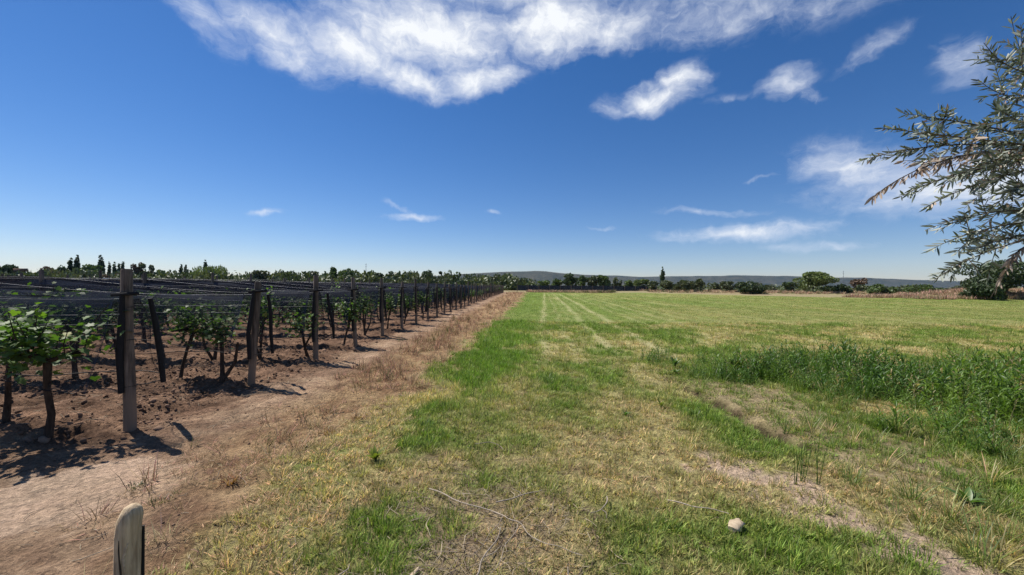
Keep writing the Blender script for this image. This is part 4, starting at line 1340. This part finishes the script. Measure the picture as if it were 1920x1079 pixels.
LM = []
for mat, v in ((M_OLIVE, .8), (M_OLIVE, 1.15), (M_DRYLEAF, 1.0)):
    mb = MB(); mb.add(SV, SF4, (v, v, v)); mb.F3.append(SF3); LM.append(mb.mesh('leaf', mat))
random.shuffle(leafspecs)
fg = MB(); fd = MB(); cnt = 0
for (p, dr, nrm, L, dry, seen) in leafspecs:
    m = leaf_matrix(p - O, dr, nrm, L)
    if seen and cnt < 300 and p[0] < 1.3 * p[1]:
        o = link('leaf', LM[2 if dry else random.randrange(2)], olive); o.matrix_local = m; cnt += 1
    else:
        b = fd if dry else fg; k = b.n; v = random.uniform(.7, 1.25)
        A = np.array(m)
        b.add(SV @ A[:3, :3].T + A[:3, 3], SF4, (v, v, v)); b.F3.append(SF3 + k)
o = fg.build('foliage', M_OLIVE, olive); o['kind'] = 'stuff'
o = fd.build('dry_foliage', M_DRYLEAF, olive); o['kind'] = 'stuff'


# ------------------------------------------------------------------ trees beyond the fields
def crown(kind, seed, nf):
    """crown of unit height 1 (z 0..1) and unit half width, many small leaf clumps; returns MB"""
    rd = np.random.default_rng(seed)
    mb = MB()
    lobes = []
    if kind == 'poplar':
        for i in range(9):
            f = i / 8; lobes.append((rd.normal(0, .12), rd.normal(0, .12), .12 + .80 * f, (.62 * math.sin(math.pi * (.16 + .74 * f)) + .14) * .9, .17))
    elif kind == 'round':
        for i in range(15):
            a = rd.uniform(0, 6.28); q = rd.uniform(.1, .68); zf = rd.uniform(.20, .84)
            lobes.append((q * math.cos(a) * (1.3 - .6 * zf), q * math.sin(a), zf, rd.uniform(.26, .44), rd.uniform(.12, .19)))
    elif kind == 'bush':
        for i in range(14):
            a = rd.uniform(0, 6.28); q = rd.uniform(.1, .8); zf = rd.uniform(.12, .80 - .35 * q)
            lobes.append((q * math.cos(a), q * math.sin(a), zf, rd.uniform(.22, .38), rd.uniform(.14, .24)))
    elif kind == 'sparse':
        for i in range(13):
            a = rd.uniform(0, 6.28); q = rd.uniform(.2, .9); zf = rd.uniform(.35, .92)
            lobes.append((q * math.cos(a) * .8, q * math.sin(a) * .8, zf, rd.uniform(.14, .26), rd.uniform(.06, .12)))
    elif kind == 'willow':
        for i in range(20):
            a = rd.uniform(0, 6.28); q = rd.uniform(.1, .85); zf = rd.uniform(.25, .86 - .22 * q)
            lobes.append((q * math.cos(a), q * math.sin(a), zf, rd.uniform(.18, .28), rd.uniform(.18, .26)))
    w = np.array([l[3] ** 2 for l in lobes]); w /= w.sum()
    pick = rd.choice(len(lobes), nf, p=w)
    L = np.array(lobes)[pick]
    u = rd.normal(0, 1, (nf, 3)); u /= np.linalg.norm(u, axis=1)[:, None]
    rad = rd.uniform(.55, 1.05, nf) ** .6
    C = np.stack([L[:, 0] + u[:, 0] * L[:, 3] * rad, L[:, 1] + u[:, 1] * L[:, 3] * rad, L[:, 2] + u[:, 2] * L[:, 4] * rad], 1)
    C[:, 2] = np.clip(C[:, 2], .02, 1.03)
    return C, rd


def crown_mesh(kind, seed, nf, W, Hh, fs, mat):
    C, rd = crown(kind, seed, nf)
    C = C * np.array([W, W, Hh])
    n = len(C)
    A = rd.normal(0, 1, (n, 3)); A /= np.linalg.norm(A, axis=1)[:, None]
    B = np.cross(A, rd.normal(0, 1, (n, 3))); B /= np.linalg.norm(B, axis=1)[:, None]
    s = fs * rd.uniform(.6, 1.3, (n, 1))
    if kind == 'willow':
        A = A * .25 + np.array([0, 0, -1.0]); s = s * 1.1; B *= .45
    V = np.stack([C - A * s * .6, C + B * s * .38, C + A * s * .6, C - B * s * .38], 1).reshape(-1, 3)
    V[:, 2] = np.maximum(V[:, 2], .02)
    F = np.arange(4 * n).reshape(n, 4)
    v = np.repeat(rd.uniform(.65, 1.3, (n, 1)), 4, 0) * np.ones(3)
    return mk_mesh('crown', V, [F], mat, v)


def trunk_mesh(Hh, W, kind, seed):
    rd = random.Random(seed); mb = MB()
    r = max(.07, Hh * .018)
    top = Hh * (.8 if kind == 'poplar' else .5)
    mb.tube([(0, 0, -.2), (0, 0, Hh * .1), (rd.uniform(-.03, .03) * Hh, 0, top * .6), (rd.uniform(-.04, .04) * Hh, 0, top)], [r * 1.3, r, r * .8, r * .35], 7, True)
    for i in range(0 if kind == 'poplar' else 5):
        a = rd.uniform(0, 6.28)
        mb.tube([(0, 0, Hh * rd.uniform(.1, .3)), (W * .3 * math.cos(a), W * .3 * math.sin(a), Hh * .5), (W * .65 * math.cos(a), W * .65 * math.sin(a), Hh * rd.uniform(.6, .88))], [r * .6, r * .4, r * .15], 5, False)
    return mb.mesh('trunk', M_TBARK, True)


# (photo centre x, photo top y, photo width, distance, shape, tint, label)
YH = lambda px: 536 + .0087 * (px - 960)
TREES = [
    (8, 495, 40, 150, 'round', 'dark', 'dark round tree at the far left edge of the skyline'),
    (52, 512, 30, 150, 'bush', 'mid', 'low green bush behind the small sign mast'),
    (88, 496, 42, 150, 'bush', 'rust', 'rusty brown domed tree left of the poplars'),
    (117, 496, 20, 160, 'round', 'mid', 'green tree between the rusty dome and the poplars'),
    (132, 486, 12, 165, 'poplar', 'dark', 'shorter of the two left poplars'),
    (144, 481, 13, 165, 'poplar', 'dark', 'taller of the two left poplars'),
    (168, 494, 38, 160, 'round', 'mid', 'broad green tree between the tall poplars'),
    (190, 481, 12, 165, 'poplar', 'dark', 'tall lone dark poplar right of the broad green tree'),
    (205, 493, 6, 170, 'poplar', 'dark', 'thin small poplar beside the tall lone one'),
    (215, 494, 8, 170, 'poplar', 'mid', 'leftmost of three small poplars near the bare trees'),
    (223, 495, 7, 170, 'poplar', 'mid', 'middle of three small poplars near the bare trees'),
    (230, 493, 8, 170, 'poplar', 'dark', 'rightmost of three small poplars near the bare trees'),
    (208, 506, 30, 150, 'bush', 'rust', 'brown shrub below the small poplars'),
    (256, 491, 26, 150, 'sparse', 'rust', 'sparse brown tree left of the grey leafless one'),
    (276, 491, 30, 150, 'sparse', 'olive', 'sparse grey-green tree above the nearest post'),
    (240, 505, 40, 155, 'bush', 'rust', 'brown thicket below the sparse trees'),
    (305, 506, 40, 160, 'bush', 'mid', 'low green thicket right of the sparse trees'),
    (339, 498, 7, 170, 'poplar', 'dark', 'left one of a pair of small dark poplars'),
    (348, 499, 8, 170, 'poplar', 'dark', 'right one of a pair of small dark poplars'),
    (385, 490, 11, 175, 'poplar', 'dark', 'dark poplar rising behind the pale willow'),
    (408, 497, 72, 140, 'willow', 'pale', 'wide pale green willow on the left skyline'),
    (365, 506, 24, 150, 'bush', 'mid', 'green bush at the left foot of the willow'),
    (462, 511, 40, 160, 'bush', 'mid', 'low green bush right of the willow'),
    (492, 506, 28, 150, 'round', 'olive', 'small olive-green tree right of the willow'),
    (530, 514, 50, 165, 'bush', 'olive', 'low grey-green thicket in the gap of the left skyline'),
    (585, 507, 24, 150, 'round', 'olive', 'small tree above the third end post'),
    (607, 509, 18, 155, 'round', 'mid', 'small tree right of the one above the third post'),
    (627, 501, 16, 150, 'round', 'mid', 'rounded dark tree left of the broad treetop'),
    (652, 501, 40, 150, 'round', 'mid', 'broad rounded treetop above the fourth end post'),
    (690, 511, 40, 150, 'bush', 'pale', 'pale low bushes behind the fifth end post'),
    (710, 509, 24, 160, 'round', 'dark', 'dark tree over the sixth end post'),
    (730, 509, 14, 165, 'round', 'dark', 'narrow dark tree left of the lollipop trees'),
    (741, 508, 7, 170, 'round', 'mid', 'first small lollipop tree from the left'),
    (749, 508, 6, 170, 'round', 'mid', 'second small lollipop tree from the left'),
    (756, 508, 7, 170, 'round', 'mid', 'third small lollipop tree from the left'),
    (764, 508, 7, 170, 'round', 'mid', 'fourth small lollipop tree from the left'),
    (779, 508, 18, 165, 'round', 'mid', 'green tree between lollipop trees and the dark dome'),
    (801, 505, 26, 155, 'round', 'dark', 'dark domed tree near the end of the left skyline'),
    (822, 509, 22, 155, 'sparse', 'olive', 'sparse tree right of the dark domed tree'),
    (846, 515, 26, 150, 'bush', 'dark', 'dark square block of trees where the hill begins'),
    (880, 524, 26, 150, 'bush', 'mid', 'low dark bush under the left end of the hill'),
    (925, 517, 26, 140, 'round', 'olive', 'left one of two trees beyond the end of the post line'),
    (948, 519, 20, 145, 'round', 'mid', 'right one of two trees beyond the end of the post line'),
    (985, 525, 34, 140, 'bush', 'mid', 'low dark trees under the crest of the hill'),
    (1020, 526, 32, 135, 'round', 'mid', 'low tree at the left end of the far tree row'),
    (1045, 522, 24, 135, 'round', 'mid', 'green tree second in the far tree row'),
    (1070, 512, 26, 135, 'round', 'dark', 'flat-topped dark tree of the far tree row'),
    (1092, 517, 20, 130, 'round', 'mid', 'green tree right of the flat-topped one'),
    (1112, 516, 22, 130, 'round', 'olive', 'grey-green tree in the middle of the far row'),
    (1133, 515, 22, 130, 'round', 'mid', 'tall green tree in the middle of the far row'),
    (1155, 515, 24, 130, 'sparse', 'olive', 'sparse twiggy tree in the far row'),
    (1176, 522, 26, 125, 'round', 'mid', 'low bright tree right of the sparse one'),
    (1203, 522, 30, 122, 'round', 'pale', 'brighter green tree at the right end of the far row'),
    (1242, 503, 11, 150, 'poplar', 'dark', 'lone dark cypress standing above the olive trees'),
    (1224, 526, 18, 108, 'round', 'olive', 'small olive tree left of the cypress'),
    (1249, 525, 27, 106, 'round', 'olive', 'olive tree directly below the cypress'),
    (1270, 527, 18, 110, 'round', 'olive', 'small olive tree just right of the cypress'),
    (1287, 523, 26, 104, 'round', 'olive', 'left one of the two joined round olive trees'),
    (1308, 523, 25, 104, 'round', 'olive', 'right one of the two joined round olive trees'),
    (1342, 528, 18, 106, 'round', 'olive', 'small olive tree right of the joined pair'),
    (1362, 527, 26, 104, 'round', 'olive', 'round olive tree beside the large dark bush'),
    (1406, 521, 55, 98, 'bush', 'dark', 'large dark bush at the back of the field'),
    (1440, 528, 30, 112, 'bush', 'olive', 'grey bush right of the large dark bush'),
    (1480, 528, 24, 104, 'round', 'dark', 'small dark tree left of the big pale tree'),
    (1524, 509, 68, 106, 'round', 'pale', 'big pale green rounded tree on the right skyline'),
    (1577, 528, 36, 104, 'bush', 'dark', 'dark bush at the right foot of the pale tree'),
    (1613, 522, 28, 120, 'round', 'rust', 'brownish tree behind the right hand bushes'),
    (1614, 531, 22, 110, 'bush', 'olive', 'grey-green shrub before the brownish tree'),
    (1652, 530, 42, 98, 'bush', 'mid', 'low rounded green bush in the right middle'),
    (1732, 528, 62, 94, 'bush', 'mid', 'wide low green bush below the olive branches'),
    (1795, 529, 38, 100, 'bush', 'olive', 'grey-green bush left of the big dark tree'),
    (1690, 534, 40, 120, 'bush', 'olive', 'distant grey shrub between two green bushes'),
    (1888, 483, 128, 62, 'round', 'dark', 'big dark green tree at the right edge behind the bank'),
    (1850, 520, 60, 60, 'bush', 'dark', 'dark bush at the left foot of the big right tree'),
]
for i, (px, py, wpx, Yd, kind, tint, lab) in enumerate(TREES):
    x = (px - 960) / 760 * Yd
    Hh = CAM_H + (YH(px) - py) / 760 * Yd
    W = wpx / 760 * Yd / 2
    W *= {'round': 1.22, 'bush': 1.12, 'poplar': 1.05}.get(kind, 1.1)
    z0 = hz(x, Yd)
    Hh -= z0
    nm = {'poplar': 'poplar_tree', 'bush': 'bush', 'willow': 'willow_tree'}.get(kind, 'olive_tree' if tint == 'olive' and 1215 < px < 1375 else 'tree')
    if 'cypress' in lab: nm = 'cypress_tree'
    t = thing(nm, (x, Yd, z0), lab, 'bush' if kind == 'bush' and 'tree' not in lab else 'tree', 'trees and bushes along the skyline', random.uniform(0, 6))
    area = W * 2 * Hh
    fs = Yd / 760 * (3.6 if kind != 'sparse' else 2.6)
    nf = int(min(9000, max(260, area / (fs * fs) * (15 if kind != 'sparse' else 6))))
    link('crown', crown_mesh(kind, 300 + i, nf, W, Hh, fs, M_TREE[tint]), t)
    link('trunk', trunk_mesh(Hh, W, kind, 500 + i), t)

# continuous low scrub that reads as one mass along the field ends
scr = []
for s in range(4):
    C, rd = crown('bush', 900 + s, 130)
    mb = MB()
    for c in C:
        a = rd.normal(0, 1, 3); a /= np.linalg.norm(a); b = np.cross(a, rd.normal(0, 1, 3)); b /= np.linalg.norm(b)
        q = .13
        mb.add([c - a * q, c + b * q * .7, c + a * q, c - b * q * .7], [(0, 1, 2, 3)], np.ones(3) * rd.uniform(.65, 1.3))
    scr.append(mb)
M_SCRUB = leaf_mat('scrub_leaf', (1, 1, 1), transl=.15, inst=True, var=0)
n = 900
Xa = rng.uniform(-330, 10, 700); Ya = rng.uniform(130, 185, 700)
Xb = rng.uniform(20, 330, 420); Yb = rng.uniform(118, 260, 420)
X = np.concatenate([Xa, Xb]); Y = np.concatenate([Ya, Yb]); n = len(X)
sw = rng.uniform(2.5, 5.5, n); sh = rng.uniform(4.0, 7.5, n) * np.where(X > 20, .46, 1.0) * np.where((X > 2) & (X < 60), .8, 1)
scatter('distant_scrub', scr, M_SCRUB, np.stack([X, Y, np.zeros(n)], 1), rng.integers(0, 4, n), np.stack([np.zeros(n), np.zeros(n), rng.uniform(0, 6.28, n)], 1),
        np.stack([sw, sw, sh], 1), col_lerp((.06, .085, .035), (.13, .15, .075), rng.random(n)), 'low distant scrub running along behind the fields', 'scrub')

# dry tall grass at the back of the field and on the right bank
dg = [tuft(40, .5, .35, .9, .05, .35, .7, .2, 2) for _ in range(3)]
Xa = rng.uniform(34, 130, 1500); Ya = rng.uniform(98, 122, 1500)
Xb = rng.uniform(62, 105, 1900); Yb = rng.uniform(60, 76, 1900)
Xc = rng.uniform(4, 26, 300); Yc = rng.uniform(100, 104, 300)
X = np.concatenate([Xa, Xb, Xc]); Y = np.concatenate([Ya, Yb, Yc]); n = len(X)
dr = fbm(X, Y, .12, 3, 120)
tt = col_lerp((.36, .265, .17), (.44, .37, .22), dr * 1.4 - .2 + rng.normal(0, .15, n))
gg = (rng.random(n) < .2 + .6 * (fbm(X, Y, .05, 2, 121) > .55)) & (Y > 85); tt[gg] = (.13, .15, .06)
scatter('dry_tall_grass', dg, M_STRAW, np.stack([X, Y, height(X, Y)], 1), rng.integers(0, 3, n), np.stack([np.zeros(n), np.zeros(n), rng.uniform(0, 6.28, n)], 1),
        rng.uniform(.5, 1.1, n), tt, 'tall dry reddish grass behind the field and on the right bank', 'dry grass')

# ------------------------------------------------------------------ netted plot across the far end of the field
fx0, fx1, fy = 1.5, 40.0, 112.0
t = thing('hail_net', (fx0, fy, 0), 'long dark hail net across the far end of the mown field', 'hail net', 'dark hail nets over the vine rows')
for k in range(2):
    mb = MB()
    xs = np.linspace(0, fx1 - fx0, 40)
    for z0_, z1_ in ((.45, 1.05), (1.0, 1.75)):
        pass
    V = np.concatenate([np.stack([xs, np.full(40, k * 2.2), np.full(40, zz) + .05 * np.sin(xs * 1.3 + zz)], 1) for zz in (.35, .8, 1.3, 1.75)])
    F = [(j * 40 + i, j * 40 + i + 1, (j + 1) * 40 + i + 1, (j + 1) * 40 + i) for j in range(3) for i in range(39)]
    mb.add(V, F, (.78, .78, .78))
    mb.build('netting', M_NET, t)
fp = post_mesh(1.95, .07, .06, 0, 0).mesh('net_post', M_POST, True)
for i in range(14):
    o = link('net_post', fp, None, (fx0 + i * (fx1 - fx0) / 13, fy - .15, 0))
    tag(o, 'thin distant post carrying the long net across the field end', 'post', 'posts of the net across the field end')

# ------------------------------------------------------------------ far buildings and masts
M_WHITE = plain_mat('white_sheet', (.78, .78, .76), .5, .3, 0, 2, .08)
M_WALL = plain_mat('pale_render', (.55, .50, .44), .9, .1, 0, 1.0, .15)


def house(px, Yd, w, d, hgt, label, roofh=.9):
    x = (px - 960) / 760 * Yd
    t = thing('low_house', (x, Yd, 0), label, 'building', 'low buildings behind the vineyard')
    mb = MB(); mb.box((0, 0, hgt / 2), (w, d, hgt)); mb.build('wall', M_WALL, t)
    mb = MB(); hw, hd = w / 2 + .3, d / 2 + .3
    V = [(-hw, -hd, hgt + .01), (hw, -hd, hgt + .01), (hw, hd, hgt + .01), (-hw, hd, hgt + .01), (-hw, 0, hgt + roofh), (hw, 0, hgt + roofh)]
    mb.add(V, [(0, 1, 5, 4), (2, 3, 4, 5), (0, 3, 2, 1)]); mb.add(V, [(0, 4, 3), (1, 2, 5)])
    mb.build('roof', M_WHITE, t)
    mb = MB(); mb.box((-w * .2, -d / 2 - .02, hgt * .55), (w * .12, .06, hgt * .4)); mb.build('window', M_BLACK, t)
    mb = MB(); mb.box((w * .15, -d / 2 - .02, 1.0), (1.0, .06, 2.0)); mb.build('door', M_POST, t)


house(208, 150, 4.5, 5, 2.7, 'low building with white roof left of the nearest post, below the poplars')
house(432, 150, 3.0, 4, 2.6, 'low white-roofed shed at the foot of the pale willow')
house(958, 150, 1.8, 2.5, 3.1, 'small white-roofed shed at the end of the post line', .5)


def mast(px, Yd, py, r, label, plate=False):
    x = (px - 960) / 760 * Yd; Hh = CAM_H + (YH(px) - py) / 760 * Yd
    t = thing('mast', (x, Yd, 0), label, 'mast')
    mb = MB(); mb.tube([(0, 0, -.2), (0, 0, Hh * .5), (0, 0, Hh)], [r * 1.3, r, r * .6], 6, True); mb.build('pole', M_WIRE, t)
    mb = MB()
    if plate: mb.box((0, -.1, Hh - .5), (5.0, .15, 1.1)); mb.build('sign_board', M_TREE['rust'], t)
    else:
        for q in (.7, .85, .95): mb.box((0, 0, Hh * q), (r * 9, r, r))
        mb.build('cross_arm', M_WIRE, t)


mast(39, 140, 504, .12, 'short mast with a brown board at the far left', True)
mast(686, 420, 494, .22, 'thin lattice mast above the left tree line')
mast(1581, 600, 508, .25, 'thin distant mast right of the big pale tree')


# ------------------------------------------------------------------ hills
def hills(name, prof, dist, depth, label, seed):
    pxs, pys = zip(*prof)
    X = np.linspace((pxs[0] - 960) / 760 * dist, (pxs[-1] - 960) / 760 * dist, 260)
    px = X / dist * 760 + 960
    py = np.interp(px, pxs, pys)
    crest = CAM_H + (536 + .0087 * (px - 960) - py) / 760 * dist
    rows = [(-1.0, 0), (-.75, .12), (-.55, .35), (-.35, .62), (-.15, .88), (0, 1.0), (.3, .9), (.7, .5), (1.0, -.02)]
    V = []
    for dv, hf in rows:
        yy = dist + dv * depth / 2 + 60 * (fbm(X, X * 0 + dv * 900, .003, 3, seed) - .5)
        nzv = 1 + (fbm(X, yy * 1.0, .008, 5, seed + 3, .6) - .5) * (.35 if abs(dv) > .01 else .10)
        V.append(np.stack([X, yy, crest * hf * nzv - 1.5 * (hf <= 0)], 1))
    V = np.vstack(V); n = len(X)
    F = [(j * n + i, j * n + i + 1, (j + 1) * n + i + 1, (j + 1) * n + i) for j in range(len(rows) - 1) for i in range(n - 1)]
    o = link(name, mk_mesh(name, V, [np.array(F)], M_HILL, None, True))
    return tag(o, label, 'hills', kind='structure')


def hill_mat():
    m, t, b = base_mat('hill_scrub', .95, .05)
    g = nd(t, 'ShaderNodeNewGeometry')
    n1 = nd(t, 'ShaderNodeTexNoise', {'Vector': g.outputs['Position'], 'Scale': .012, 'Detail': 8.0, 'Roughness': .7})
    n2 = nd(t, 'ShaderNodeTexNoise', {'Vector': g.outputs['Position'], 'Scale': .08, 'Detail': 5.0, 'Roughness': .7})
    c = mixc(t, ramp(t, n1.outputs[0], .35, .65), (.032, .040, .036), (.085, .080, .064))
    c = mixc(t, 1.0, c, mixc(t, ramp(t, n2.outputs[0], .4, .6), (.6, .6, .6), (1.2, 1.2, 1.2)), 'MULTIPLY')
    t.links.new(c, b.inputs['Base Color'])
    return m


M_HILL = hill_mat()
hills('hills', [(560, 536), (700, 527), (780, 520), (860, 514.5), (910, 511.5), (960, 510), (990, 509), (1020, 509.5), (1060, 512.5), (1110, 517), (1180, 523), (1260, 532), (1330, 541)], 3000, 900, 'broad low grey hill beyond the end of the vineyard', 201)
hills('hills', [(980, 530), (1040, 520), (1090, 515), (1130, 516), (1200, 519.5), (1260, 518.5), (1330, 518.2), (1385, 516.5), (1440, 517.5), (1560, 520), (1640, 522), (1720, 525), (1820, 528), (1950, 531), (2200, 537), (2500, 552)], 3900, 900, 'long low blue hill ridge across the right horizon', 205)

# ------------------------------------------------------------------ haze
HAZE = True
if HAZE:
    mb = MB(); mb.box((600, 1900, 96), (13000, 6800, 196))
    m = bpy.data.materials.new('haze'); m.use_nodes = True
    t = m.node_tree; t.nodes.clear()
    pv = nd(t, 'ShaderNodeVolumePrincipled', {'Color': (.42, .70, 1.0, 1), 'Density': 0.000032, 'Anisotropy': 0.2})
    oo = nd(t, 'ShaderNodeOutputMaterial'); t.links.new(pv.outputs[0], oo.inputs['Volume'])
    o = link('haze', mb.mesh('haze', m))
    tag(o, 'faint blue haze in the air over the plain', 'haze', kind='stuff')
print('vines', nv, 'objects', len(bpy.data.objects), 'olive leaves', len(leafspecs))
